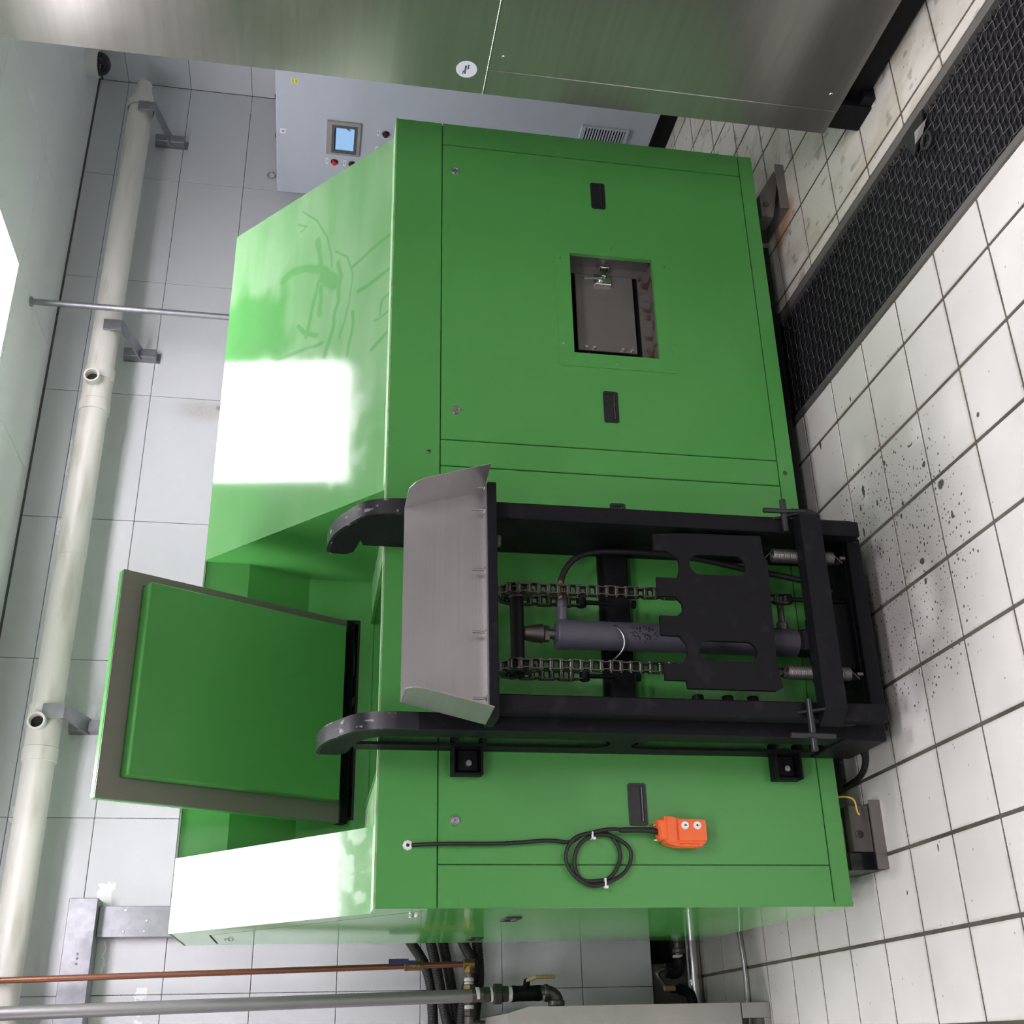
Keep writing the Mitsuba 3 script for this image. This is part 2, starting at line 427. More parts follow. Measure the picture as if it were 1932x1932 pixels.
rest, shown = [], 0
for i in range(-16, 21):
    for j in range(-26, 11):
        x0, x1, y0, y1 = GX + i * TP, GX + (i + 1) * TP, GY + j * TP, GY + (j + 1) * TP
        x0, x1, y0, y1 = max(x0, RX0), min(x1, RX1), max(y0, RY0), min(y1, RY1)
        if x1 - x0 < .02 or y1 - y0 < .02:
            continue
        pieces = [(x0, x1, y0, y1)]
        if x0 < DX1 and x1 > DX0 and y1 > DY0 and y0 < DY1:
            pieces = [q for q in ((x0, DX0 - .004, y0, y1), (DX1 + .004, x1, y0, y1)) if q[1] - q[0] > .02]
        for q in pieces:
            cx, cy = (q[0] + q[1]) / 2, (q[2] + q[3]) / 2
            mx, my = (cx - OX) * CP + (cy - OY) * SP, -(cx - OX) * SP + (cy - OY) * CP
            whole = abs(q[1] - q[0] - TP) < 1e-6 and abs(q[3] - q[2] - TP) < 1e-6
            if seen(cx, cy) and not (0.12 < mx < 2.3 and my > 0.25) and shown < 290 and not (cx > 2.6 and cy < 2.1):
                shown += 1
                if whole:
                    put('floor__tile', tile, shift(cx, cy, 0))
                else:
                    add('floor__tile', box(q[0] + .0048, q[1] - .0048, q[2] + .0034, q[3] - .0034, -.008, 0, .0012), 'floor', smooth=False)
            else:
                rest.append(box(q[0] + .0048, q[1] - .0048, q[2] + .0034, q[3] - .0034, -.008, 0))
add('floor__tile_field', cat(*rest), 'floor', smooth=False, kind='stuff')

ZJ = [0.165, 0.437, 0.7385, 1.040, 1.3415, 1.643, 1.9445, 2.246, 2.547, 2.684]
back = sbox(RX0, 0.165, RX1 + .1, 2.8)
add('wall_back', extr(back, 'y', RY1 + .006, RY1 + .12), 'wall_joint', smooth=False, label='pale grey tiled back wall behind the green machine', category='wall', kind='structure')
XJ = [0.202 + 0.602 * k for k in range(-6, 8)]
XJ = [RX0] + [x for x in XJ if RX0 + .1 < x < RX1 - .05] + [RX1]
for a, b in zip(XJ[:-1], XJ[1:]):
    for c, d in zip(ZJ[:-1], ZJ[1:]):
        add('wall_back__tile', box(a + .0012, b - .0012, RY1, RY1 + .01, c + .0012, d - .0012, .001), 'wall', smooth=False)
add('wall_right', box(RX1 + .006, RX1 + .12, RY0, RY1 + .12, 0, 2.8), 'wall_joint', smooth=False, label='pale grey tiled wall behind the electrical cabinet', category='wall', kind='structure')
YJ = [RY1 - .6 * k for k in range(0, 12)] + [RY0]
for a, b in zip(YJ[1:], YJ[:-1]):
    for c, d in zip([0.0] + ZJ[1:-1], ZJ[1:]):
        if a > 2.0:
            add('wall_right__tile', box(RX1, RX1 + .01, a + .0012, b - .0012, c + .0012, d - .0012, .001), 'wall', smooth=False)
add('wall_right__tile_field', cat(*[box(RX1, RX1 + .01, a + .0012, b - .0012, c + .0012, d - .0012) for a, b in zip(YJ[1:], YJ[:-1]) if a <= 2.0 and b - a > .1 for c, d in zip([0.0] + ZJ[1:-1], ZJ[1:])]), 'wall', smooth=False, kind='stuff')
add('wall_left', box(RX0 - .1, RX0, RY0, RY1 + .12, 0, 2.8), 'plain_wall', smooth=False, label='plain grey wall at the left end of the room', category='wall', kind='structure')
add('wall_front', box(RX0 - .1, RX1 + .12, RY0 - .1, RY0, 0, 2.8), 'plain_wall', smooth=False, label='plain grey wall behind the camera', category='wall', kind='structure')
# foot of the back wall: bare concrete, and an opening behind the machine
add('baseboard_back', box(RX0, 0.281, RY1 + .02, RY1 + .12, 0, .165), 'concrete', smooth=False, label='bare dark strip at the foot of the back wall', category='skirting', kind='structure')
add('trim_1', cat(box(0.281, 1.2, RY1 + .28, RY1 + .3, -.05, .2), box(1.19, 1.22, RY1 + .02, RY1 + .3, 0, .165), box(.27, .281, RY1 + .02, RY1 + .3, 0, .165), box(.27, 1.22, RY1 + .02, RY1 + .3, .165, .19)), 'hollow',
    smooth=False, label='dark opening low in the back wall beside the machine', category='wall opening', kind='structure')
add('baseboard_back_right', box(1.22, RX1, RY1 + .02, RY1 + .12, 0, .165), 'concrete', smooth=False, label='bare strip at the foot of the back wall behind the machine', category='skirting', kind='structure')
add('ceiling', box(RX0 - .1, RX1 + .12, RY0 - .1, RY1 + .12, CEIL + .012, CEIL + .1), 'dark_joint', smooth=False, label='white panelled ceiling with thin joints', category='ceiling', kind='structure')
CXJ = [RX0 + .006] + [2.79 - .6 * k for k in range(9, -3, -1)] + [RX1 - .006]
CYJ = [RY0 + .006] + [RY1 - .6 * k for k in range(12, 0, -1)] + [RY1 - .007]
ct = box(-.2985, .2985, -.2985, .2985, 0, .012, .0008)
field = []
for a, b in zip(CXJ[:-1], CXJ[1:]):
    for c, d in zip(CYJ[:-1], CYJ[1:]):
        if b - a > .05 and d - c > .05:
            m = box(a + .001, b - .001, c + .001, d - .001, CEIL, CEIL + .0125, .0008)
            if a > .9 and c > 2.5:
                add('ceiling__panel', m, 'ceiling', smooth=False)
            else:
                field.append(m)
add('ceiling__panel_field', cat(*field), 'ceiling', smooth=False, kind='stuff')
scene['mat_glow'] = {'type': 'diffuse', 'reflectance': {'type': 'rgb', 'value': 0.8}}
for x, y, lab, LAMP in LAMP_SPOTS:
    t = thing('ceiling_light', lab, 'ceiling light', 'square ceiling lights')
    ring = sbox(x - .3, y - .3, x + .3, y + .3).difference(sbox(x - .282, y - .282, x + .282, y + .282))
    add(t + '__frame', cat(extr(ring, 'z', 2.638, CEIL), box(x - .29, x + .29, y - .29, y + .29, 2.66, CEIL)), 'lamp_frame', smooth=False)
    q = TM([[x - .285, y - .285, 2.641], [x + .285, y - .285, 2.641], [x + .285, y + .285, 2.641], [x - .285, y + .285, 2.641]], [[0, 2, 1], [0, 3, 2]])
    add(t + '__diffuser', q, 'glow', smooth=False, emitter={'type': 'area', 'radiance': {'type': 'rgb', 'value': [LAMP * k for k in LAMP_TINT]}})

# ------------------------------------------------------------------ floor drain
t = thing('drain_grate', 'long floor drain covered with black mat under crimped wire mesh', 'floor drain')
add(t + '__channel', box(DX0, DX1, DY0, DY1, -.10, -.022), 'mat_black', smooth=False)
add(t + '__edge', box(DX0, DX0 + .022, DY0, DY1, -.03, .001, .002), 'drain_edge', smooth=False)
add(t + '__edge', box(DX1 - .024, DX1, DY0, DY1, -.03, .001, .002), 'drain_edge', smooth=False)
ribs = [box(DX0 + .022, DX1 - .024, y, y + .006, -.024, -.016) for y in np.arange(DY0 + .01, DY1, .0165)]
add(t + '__rubber_mat', cat(*ribs), 'mat_black', smooth=False, kind='stuff')
PW = .0325
ws = []
ys = np.arange(DY0 + .016, DY1, PW)
xs = np.arange(DX0 + .036, DX1 - .026, PW)
for k, y in enumerate(ys):
    xx = np.arange(DX0 + .02, DX1 - .02, PW / 4)
    ph = math.pi * (xx - xs[0]) / PW + math.pi * k
    ws.append(tube(np.c_[xx, y + .0018 * np.sin(2 * math.pi * (xx - xs[0]) / PW), -.007 + .0022 * np.cos(ph)], .0017, 5, False))
for k, x in enumerate(xs):
    yy = np.arange(DY0 + .002, DY1 - .002, PW / 4)
    ph = math.pi * (yy - ys[0]) / PW + math.pi * (k + 1)
    ws.append(tube(np.c_[x + .0018 * np.sin(2 * math.pi * (yy - ys[0]) / PW), yy, -.007 + .0022 * np.cos(ph)], .0017, 5, False))
add(t + '__wire_mesh', cat(*ws), 'wire', smooth=True, kind='stuff')
add(t + '__corner_plate', hull([(2.14, 2.00, -.004), (2.205, 1.98, -.004), (2.205, 2.10, -.004), (2.10, 2.06, -.004), (2.14, 2.00, .0), (2.205, 1.98, .0), (2.205, 2.10, .0), (2.10, 2.06, .0)]), 'mat_black', smooth=False)
rng = np.random.default_rng(4)
pts = np.array([(2.118, 2.045, 0), (2.142, 1.968, .006), (2.128, 1.995, .015), (2.140, 2.015, .014), (2.112, 2.03, .010), (2.150, 1.985, 0), (2.122, 2.0, .002)])
add('plastic_scrap', hull(pts), 'scrap_white', smooth=False, label='crumpled whitish scrap lying on the edge of the drain mesh', category='scrap')
ang = np.linspace(0, 2 * math.pi, 25)[:-1]
ring = np.c_[2.083 + .021 * np.cos(ang), 1.985 + .021 * np.sin(ang), .007 + 0 * ang]
add('rubber_ring', tube(np.vstack([ring, ring[:2]]), .006, 8), 'rubber', smooth=True, label='small black ring lying beside the scrap on the drain', category='rubber ring')

# ------------------------------------------------------------------ the green machine
W, D, ZB, ZF, ZT = 2.393, 1.2, 0.125, 1.318, 1.842
mk = thing('waste_processing_machine', 'big green food waste processing machine with sloped top and open hopper lid', 'machine')
A = lambda part, mesh, mat, smooth=False, **k: add(f'{mk}__{part}', mesh, mat, MACH, smooth, **k)
prof = Polygon([(.012, ZB), (.012, ZF - .003), (.1, ZF - .003), (.69, ZT - .003), (D, ZT - .003), (D, ZB)])
body = extr(prof, 'x', .010, W)
cuts = [extr(Polygon([(.03, 1.300), (.822, 1.300), (.822, 1.512), (.706, 1.704), (.706, 2.2), (.03, 2.2)]), 'x', .2, 1.12),
        box(.365, .968, .14, .80, .9, 1.4), box(.333, .982, .7, 1.05, 1.338, 1.499), box(1.55, 1.962, -.1, .135, .484, .782)]
body = trimesh.boolean.difference([body] + cuts, engine='manifold')
A('body', body, 'green')
A('hopper_slot_liner', cat(box(.333, .982, 1.035, 1.048, 1.338, 1.499), box(.334, .345, .826, 1.048, 1.339, 1.498), box(.97, .981, .826, 1.048, 1.339, 1.498), box(.334, .981, .826, 1.048, 1.339, 1.345), box(.334, .981, .826, 1.048, 1.492, 1.498)), 'hollow')
g = .0016


def panel(part, x0, x1, z0, z1, y=0.0, hole=None, mat='green'):
    p = rrect(x0 + g, x1 - g, z0 + g, z1 - g, .002, 2)
    if hole is not None:
        p = p.difference(hole)
    outer = extr(p, 'y', y + .001, y + .0125)
    face = extr(p.buffer(-.0012), 'y', y, y + .002)
    return A(part, cat(outer, face), mat)


win = sbox(1.563, .508, 1.925, .772)
panel('top_fascia', 0, W, 1.170, ZF)
panel('corner_post', 0, .099, .175, 1.170)
door = panel('door', .099, 1.161, .175, 1.170)
panel('corner_post', 1.161, 1.243, .175, 1.170)
door2 = panel('door', 1.243, 2.304, .175, 1.170, hole=win)
panel('corner_post', 2.304, W, .175, 1.170)
panel('kick_strip', 0, W, ZB, .175)
A('gap_backing', extr(sbox(.004, ZB + .004, W - .004, ZF - .006).difference(sbox(1.555, .49, 1.955, .78)), 'y', .0125, .0135), 'gap')
# ledge and slopes
A('ledge', extr(sbox(0, .0, .2, .1).union(sbox(1.12, 0, W, .1)).union(sbox(.19, 0, 1.13, .03)), 'z', ZF - .004, ZF + .001), 'ledge')
A('recess_floor', extr(sbox(.2, .03, 1.12, .82).difference(sbox(.365, .14, .968, .80)), 'z', 1.299, 1.303), 'ledge')
A('hopper_rim', extr(sbox(.36, .135, .973, .805).difference(sbox(.37, .145, .963, .795)), 'z', 1.296, 1.306), 'green')
nrm = np.array([0, -.524, .59]) / math.hypot(.524, .59)


def slope(part, x0, x1):
    o = nrm * .003
    base = [(.098, ZF - .002), (.692, ZT)]
    m = hull([(x, y + o[1] * k, z + o[2] * k) for x in (x0, x1) for y, z in base for k in (0, 1)])
    return A(part, m, 'slope_green')


slope('sloped_cover', 1.12, W + .002)
slope('sloped_cover', -.002, .201)
A('roof', extr(sbox(-.002, .69, .201, D).union(sbox(.2, .70, 1.12, D)).union(sbox(1.12, .69, W + .002, D)), 'z', ZT - .002, ZT + .002), 'roof_dust')
# left side: a polished door below a seam that climbs to the rear
sd = A('side_door', extr(Polygon([(0.002, ZB), (0.002, 1.168), (.030, 1.172), (.786, 1.734), (D, 1.734), (D, ZB)]), 'x', 0, .0115), 'side_green')
A('side_panel', extr(Polygon([(0.002, 1.171), (0.002, ZF), (.1, ZF), (.69, ZT - .003), (D, ZT - .003), (D, 1.7385), (.784, 1.7385), (.029, 1.1765)]), 'x', 0, .0115), 'side_green')


def lock(parent, c, axis='y'):
    x, y, z = c
    d = (0, -1, 0) if axis == 'y' else (-1, 0, 0)
    k = add(f'{parent}__lock', lathe([(0, -.003), (.0148, -.003), (.0142, .002), (.0118, .0055), (.0098, .0055), (.0086, .002), (0, .002)], c, d, 32), 'chrome', MACH, 30)
    add(f'{k}__core', lathe([(0, .0015), (.0072, .0015), (.0066, .0048), (0, .0048)], c, d, 24), 'bright_steel', MACH, 30)
    tri = [(math.cos(a) * .0042, math.sin(a) * .0042) for a in (-math.pi / 2, math.pi / 6, 5 * math.pi / 6)]
    if axis == 'y':
        add(f'{k}__key_hole', extr([(x + p, z + q) for p, q in tri], 'y', y - .0052, y - .004), 'bezel_dark', MACH, False)
    return k


def handle(parent, x0, x1, z0, z1, xplane=None):
    """A recessed black pull handle; on the front (x, z), or on the side where x stands for depth."""
    P = rrect(x0, x1, z0, z1, .006)
    inner = sbox(x0 + .008, z0 + .008, x1 - .008, z1 - .006)
    m = cat(extr(P.difference(inner), 'y', -.0045, .004), extr(P.buffer(-.002), 'y', -.0012, .003), hull([(x, y, z) for x in (x0 + .010, x1 - .010) for y, z in ((-.0045, z0 + .013), (-.0058, z0 + .010), (-.001, z0 + .009), (-.001, z0 + .016))]))
    if xplane is not None:
        R = np.array([[0, 1, 0, xplane], [1, 0, 0, 0], [0, 0, 1, 0], [0, 0, 0, 1.0]])
        v = np.c_[np.array(m.vertices), np.ones(len(m.vertices))] @ R.T
        m = TM(v[:, :3], m.faces[:, ::-1])
    return add(f'{parent}__flush_handle', m, 'black_plastic', MACH, False)


lock(door, (.2017, 0, 1.1284))
handle(door, .1927, .2966, .6449, .6914)
handle(door, .969, 1.0735, .6481, .6923)
lock(door2, (2.2008, 0, 1.1285))
lock(door2, (1.3372, 0, 1.1249))
handle(door2, 2.1076, 2.2086, .6469, .6922)
handle(door2, 1.3323, 1.4352, .6489, .6924)
lock(sd, (0, .175, 1.2098), 'x')
lock(sd, (0, .944, 1.6913), 'x')
handle(sd, .225, .335, .925, .965, 0)
handle(sd, .94, 1.05, .915, .955, 0)
A('side_slot', box(-.001, .003, .79, 1.12, 1.734, 1.739), 'hollow')
for x, z in ((1.2015, 1.2019), (1.2036, .1551)):
    A('screw', lathe([(0, 0), (.0062, 0), (.006, .002), (.003, .0032), (.0028, .0016), (0, .0016)], (x, 0, z), (0, -1, 0), 16), 'dull_steel', 30)
# inspection window of the right door
wf = A('window_frame', extr(rrect(1.5155, 1.972, .452, .8198, .012).difference(win), 'y', -.0022, .001), 'green')
for x, z in ((1.9693 - .014, .6392), (1.9011, .8135 - .010), (1.9033, .4646 + .004), (1.5906, .8153 - .010), (1.5908, .4659 + .003), (1.5249 + .006, .642)):
    add(f'{wf}__screw', lathe([(0, 0), (.0035, 0), (.0028, .0014), (0, .0016)], (x, -.0022, z), (0, -1, 0), 12), 'chrome', MACH, 30)
ib = A('window_box', cat(box(1.553, 1.563, .013, .13, .487, .78), box(1.948, 1.96, .013, .13, .487, .78), box(1.553, 1.96, .013, .13, .772, .780), box(1.553, 1.96, .013, .13, .486, .498), box(1.553, 1.96, .128, .134, .487, .78),
                         extr(sbox(1.563, .498, 1.948, .772).difference(sbox(1.605, .531, 1.918, .748)), 'y', .088, .094)), 'hatch')
A('window_dark', box(1.60, 1.92, .118, .122, .525, .752), 'hollow')
ht = A('inspection_hatch', cat(box(1.628, 1.912, .080, .086, .550, .738, .001), box(1.905, 1.918, .074, .09, .529, .533)), 'hatch')
lt = add(f'{ht}__latch', cat(box(1.868, 1.905, .066, .082, .622, .676, .002), rod((1.885, .060, .657), (1.885, .082, .657), .009, 14), rod((1.885, .058, .657), (1.872, .050, .716), .0032, 10), box(1.895, 1.95, .058, .064, .641, .655, .001), box(1.925, 1.94, .055, .075, .63, .66, .001)), 'bright_steel', MACH, 35)
for z in (.713, .688, .597, .567):
    add(f'{ht}__hinge_bolt', rod((1.637, .081, z), (1.637, .073, z), .0055, 10), 'bright_steel', MACH)
# hopper lid, swung up on its rear edge and leaning to the front
B0, B1 = np.array([.785, 1.385]), np.array([.40, 2.039])      # (depth, height) of its hinge edge and of its free edge, on its underside
up = (B1 - B0) / np.linalg.norm(B1 - B0)
out = np.array([-up[1], up[0]])                                 # towards the front
LH = float(np.linalg.norm(B1 - B0))
LM = np.eye(4)
LM[:3, :3] = np.c_[[1, 0, 0], [0, out[0], out[1]], [0, up[0], up[1]]]
LM[:3, 3] = 0, B0[0], B0[1]
if np.linalg.det(LM[:3, :3]) < 0:
    pass
LID = MACH @ LM


def lidmesh(m):
    m = m.copy()
    v = np.c_[np.array(m.vertices), np.ones(len(m.vertices))] @ LM.T
    f = m.faces if np.linalg.det(LM[:3, :3]) > 0 else m.faces[:, ::-1]
    return TM(v[:, :3], f)


lid = A('hopper_lid', lidmesh(box(.318, .968, -.028, -.002, 0, LH, .002)), 'green')
trimw = .058
L = lambda part, m, mat: add(f'{lid}__{part}', lidmesh(m), mat, MACH, False)
for a, b, c, d in ((.319, .319 + trimw, 0.02, LH - .001), (.967 - trimw * .62, .967, 0.02, LH - .001)):
    L('edge_trim', box(a, b, -.002, .0025, c, d), 'lid_trim')
L('edge_trim', box(.319, .967, -.002, .002, LH - .062, LH - .001), 'lid_trim')
L('edge_trim', box(.319, .967, -.002, .002, .0, .02), 'lid_trim')
L('inner_tray', box(.378, .930, -.002, .048, .028, LH - .066, .003), 'green')
L('hinge_strip', box(.318, .968, -.03, .006, -.03, .0, .002), 'black')
for x in (.42, .9):
    L('hinge_arm', cat(box(x - .02, x + .02, -.045, -.028, -.05, .16, .003)), 'black')
A('lid_ram', cat(rod((.44, .90, 1.345), (.44, .84, 1.42), .012), rod((.915, .86, 1.352), (.80, .86, 1.352), .007), box(.70, .73, .85, .88, 1.345, 1.40, .002)), 'dull_steel', 35)
# feet: weighing blocks on channel plates
for x0, x1, blk in ((.094, .268, 1), (2.215, 2.40, 2)):
    ft = A('foot', cat(box(x0, x1, .026, .030, .004, .031), box(x0, x1, .026, .215, 0, .006), box(x0, x1, .205, .215, 0, .032)), 'foot_steel')
    if blk == 1:
        add(f'{ft}__load_block', box(.142, .262, .075, .135, .010, .066, .002), 'foot_steel', MACH, False)
        add(f'{ft}__block_bolt', hexbolt((.187, .075, .046), (0, -1, 0), .011, .004), 'dull_steel', MACH, False)
        add(f'{ft}__end_block', box(.095, .14, .07, .2, .008, .085, .002), 'black_gloss', MACH, False)
        add(f'{ft}__spacer', box(.100, .236, .11, .19, .070, .128, .001), 'white_block', MACH, False)
        yw = [(.279, .06, .130), (.279, .055, .100), (.279, .05, .078), (.272, .045, .064), (.252, .042, .060), (.231, .04, .054)]
        add(f'{ft}__earth_wire', tube(spline(yw, 24), .0024, 8), 'yellow_wire', MACH, True, label='thin yellow earth wire')
    else:
        add(f'{ft}__load_block', hull([(x, y, z) for x, y, z in [(2.20, .06, .045), (2.38, .06, .008), (2.40, .06, .02), (2.29, .06, .085), (2.20, .06, .085), (2.20, .13, .045), (2.38, .13, .008), (2.40, .13, .02), (2.29, .13, .085), (2.20, .13, .085)]]), 'foot_steel', MACH, False)
        add(f'{ft}__block_bolt', hexbolt((2.25, .06, .066), (0, -1, 0), .010, .006), 'dull_steel', MACH, False)
        add(f'{ft}__spacer', box(2.19, 2.26, .10, .16, .085, .128, .001), 'white_block', MACH, False)
for x0, x1 in ((.094, .268), (2.215, 2.393)):
    A('foot', cat(box(x0, x1, 1.0, 1.18, 0, .036), box(x0 + .03, x1 - .03, 1.02, 1.12, .036, ZB)), 'dull_steel')
A('base_frame', cat(box(.30, 2.1, .10, .16, .06, ZB), box(.30, 2.1, 1.0, 1.06, .06, ZB)), 'black')

# ------------------------------------------------------------------ bin lifter on the machine's front
lk = thing('bin_lifter', 'black hydraulic bin lifter with chains and steel chute plate, bolted to the green machine', 'bin lifter')
B = lambda part, mesh, mat='black', smooth=False, **k: add(f'{lk}__{part}', mesh, mat, MACH, smooth, **k)
outer = [(-.212, .088), (-.212, 1.290), (-.205, 1.335), (-.190, 1.368), (-.165, 1.390), (-.140, 1.404), (-.083, 1.434), (-.035, 1.449), (.010, 1.456), (.045, 1.4575), (.066, 1.453), (.066, 1.415), (.050, 1.396),
         (.0, 1.386), (-.030, 1.382), (0, 1.375), (0, .088)]
rail_poly = Polygon(outer)


def slot(z0, z1):
    return LineString([(-.1015, z0), (-.1015, z1)]).buffer(.043, quad_segs=8)


top_slot = Polygon([(-.1445, 1.22), (-.1445, 1.285), (-.138, 1.318), (-.122, 1.343), (-.095, 1.362), (-.066, 1.376), (-.0585, 1.376), (-.0585, 1.22)])
web_holes = unary_union([slot(.80, 1.25), top_slot, slot(.235, .66)])
side = rail_poly.difference(web_holes)
ARC = outer[:11]


def offset(pts, w):
    p = np.asarray(pts, float)
    t = np.gradient(p, axis=0)
    t /= np.linalg.norm(t, axis=1, keepdims=True)
    return p + np.c_[-t[:, 1], t[:, 0]] * w


def rail(x0, x1, slotted):
    xs_, xi = (x0, x0 + .007) if slotted < 0 else (x1 - .007, x1)
    m = [extr(side, 'x', xs_, xi)]
    a, b = (x1 - .006, x1) if slotted < 0 else (x0, x0 + .006)
    m.append(extr(rail_poly.buffer(-.001), 'x', a, b))
    p = B('rail', cat(*m))
    strip = lambda pts: extr(Polygon(list(pts) + [tuple(q) for q in offset(pts, .0095)[::-1]]), 'x', x0, x1)
    curve = [(-.212, 1.24), (-.212, 1.27)] + [tuple(q) for q in spline(ARC[1:], 40)]
    add(f'{p}__front_flange', box(x0, x1, -.2215, -.2115, .088, 1.24), 'black', MACH, False)
    add(f'{p}__worn_hook', strip(curve), 'hook', MACH, 40, label='curved hook end with chipped paint')
    add(f'{p}__end_block', box(x0 - .006, x1 + .006, -.225, -.02, .088, .20, .003), 'black', MACH, False)
    return p


rail(.370, .410, -1)
rail(.910, .950, 1)
for z0, z1 in ((1.064, 1.1405), (.2356, .3075)):
    bp = B('mounting_bracket', cat(box(.306, .37, -.004, 0, z0, z1), box(.306, .40, -.045, -.0, z1 - .006, z1), box(.306, .312, -.03, -.0, z0, z1), box(.318, .37, -.012, -.004, z0 + .008, z1 - .016, .002), box(.306, .40, -.045, 0, z0, z0 + .005)))
    add(f'{bp}__bolt', hexbolt((.337, -.012, (z0 + z1) / 2 - .006), (0, -1, 0), .0095, .008), 'bright_steel', MACH, False)
B('cross_beam', cat(box(.41, .91, -.052, 0, .668, .730, .004), box(.395, .925, -.014, 0, .66, .74)))
bb = B('base_beam', cat(box(.40, .92, -.195, -.02, .060, .112, .004), box(.56, .74, -.17, -.03, .11, .17, .003), box(.43, .90, -.215, -.19, .072, .110, .003)))
for x in (.805, .56):
    add(f'{bb}__bolt', cat(hexbolt((x, -.15, .061), (0, 0, -1), .012, .016)), 'dull_steel', MACH, False)
# hydraulic ram
cy = B('hydraulic_cylinder', lathe([(0, .245), (.036, .245), (.037, .25), (.037, .848), (.0385, .851), (.0385, .880), (.036, .886), (.022, .886), (.022, .89), (0, .89)], (.645, -.115, 0), (0, 0, 1), 40), 'cylinder_paint', 30, label='grey painted cylinder barrel')
add(f'{cy}__end_eye', cat(rod((.615, -.115, .212), (.675, -.115, .212), .034, 28), box(.62, .67, -.14, -.09, .212, .25)), 'black', MACH)
add(f'{cy}__rod_end', cat(rod((.645, -.115, .885), (.645, -.115, .915), .013), hexbolt((.645, -.115, .905), (0, 0, 1), .022, .014), lathe([(.019, .918), (.025, .922), (.022, .945), (.017, .968), (0, .975)], (.645, -.115, 0), (0, 0, 1), 20)), 'dull_steel', MACH)
add(f'{cy}__port', cat(rod((.668, -.115, .868), (.716, -.115, .868), .0145), hexbolt((.712, -.115, .868), (1, 0, 0), .0135, .026)), 'cylinder_paint', MACH)
add(f'{cy}__fitting', cat(hexbolt((.728, -.115, .868), (1, 0, 0), .012, .026), rod((.75, -.115, .868), (.79, -.11, .868), .008)), 'brass', MACH)
add(f'{cy}__port', cat(rod((.668, -.115, .275), (.70, -.115, .275), .015), rod((.70, -.115, .275), (.765, -.115, .275), .009)), 'dull_steel', MACH)
hz = [(.785, -.11, .868), (.805, -.105, .862), (.845, -.095, .840), (.872, -.088, .810), (.889, -.08, .770), (.896, -.078, .694), (.894, -.078, .56), (.878, -.078, .43), (.86, -.08, .34), (.845, -.085, .25), (.82, -.09, .15), (.79, -.10, .09)]
B('hydraulic_hose', tube(spline(hz, 60), .0082, 12), 'rubber', True)
B('wire_loop', tube(spline([(.668, -.128, .742), (.660, -.150, .740), (.640, -.163, .728), (.610, -.160, .722), (.585, -.14, .735), (.568, -.11, .752)], 30), .0028, 8), 'bright_steel', True)
# chains over a shaft on top of the ram
B('chain_shaft', rod((.535, -.112, .985), (.765, -.112, .985), .0175, 24), 'black', 35)
PCH, RS, AY, AZ = .0254, .0435, -.112, .985
teeth = []
for k in range(11):
    a0 = 2 * math.pi * k / 11
    teeth += [(.031 * math.cos(a0), .031 * math.sin(a0)), (.046 * math.cos(a0 + .20), .046 * math.sin(a0 + .20)), (.046 * math.cos(a0 + .37), .046 * math.sin(a0 + .37))]
link_plate = LineString([(0, 0), (0, -PCH)]).buffer(.0098, quad_segs=5)


def link(half):
    ms = [extr(link_plate, 'x', s * half - .0013, s * half + .0013) for s in (-1, 1)]
    ms += [lathe([(0, -.0075), (.0078, -.0075), (.0078, .0075), (0, .0075)], (0, 0, 0), (1, 0, 0), 12), lathe([(0, -.0155), (.0040, -.0155), (.0040, .0155), (0, .0155)], (0, 0, 0), (1, 0, 0), 8)]
    return mikit.ply(cat(*ms), 'mat_chain', smooth=35)


LINKS = (link(.0092), link(.0122))
half_turn = math.pi * RS


def chain_at(s):
    """Point and direction (y, z) at length s along the chain, from its rear end up, over the sprocket and down the front."""
    back_len = .985 - .815
    if s < back_len:
        return np.array([AY + RS, .815 + s]), np.array([0, 1.0])
    if s < back_len + half_turn:
        a_ = (s - back_len) / RS
        return np.array([AY + RS * math.cos(a_), AZ + RS * math.sin(a_)]), np.array([-math.sin(a_), math.cos(a_)])
    return np.array([AY - RS, AZ - (s - back_len - half_turn)]), np.array([0, -1.0])


for xc in (.5525, .7505):
    ck = B('chain_sprocket', cat(extr(Polygon([(AY + y, AZ + z) for y, z in teeth]), 'x', xc - .0065, xc + .0065), rod((xc - .012, AY, AZ), (xc + .012, AY, AZ), .022)), 'dull_steel', 35)
    ch = f'{lk}__chain' if xc < .6 else f'{lk}__chain_001'
    total = .17 + half_turn + (.985 - .27)
    for k in range(int(total / PCH)):
        p, d = chain_at((k + 1) * PCH)
        q, _ = chain_at(k * PCH)
        d = (p - q) / np.linalg.norm(p - q)
        M = np.eye(4)
        M[:3, 2] = 0, d[0], d[1]
        M[:3, 1] = 0, d[1], -d[0]
        M[:3, 3] = xc, p[0], p[1]
        put(f'{ch}__link', LINKS[k % 2], MACH @ M)
    B('chain_anchor', cat(rod((xc, AY + RS, .73), (xc, AY + RS, .80), .006), rod((xc - .013, AY + RS, .805), (xc + .013, AY + RS, .805), .013)), 'black', 35)
    B('anchor_nut', hexbolt((xc, AY + RS, .668), (0, 0, -1), .011, .010), 'black', 35)
    B('chain_anchor', cat(rod((xc, AY - RS, .10), (xc, AY - RS, .265), .006), rod((xc - .012, AY - RS, .268), (xc + .012, AY - RS, .268), .011)), 'black', 35)
B('stop_bolt', cat(rod((.850, -.205, 1.050), (.850, -.215, 1.050), .004), hexbolt((.846, -.218, 1.057), (1, 0, 0), .009, .007), rod((.835, -.218, 1.048), (.862, -.218, 1.048), .0085)), 'dull_steel')
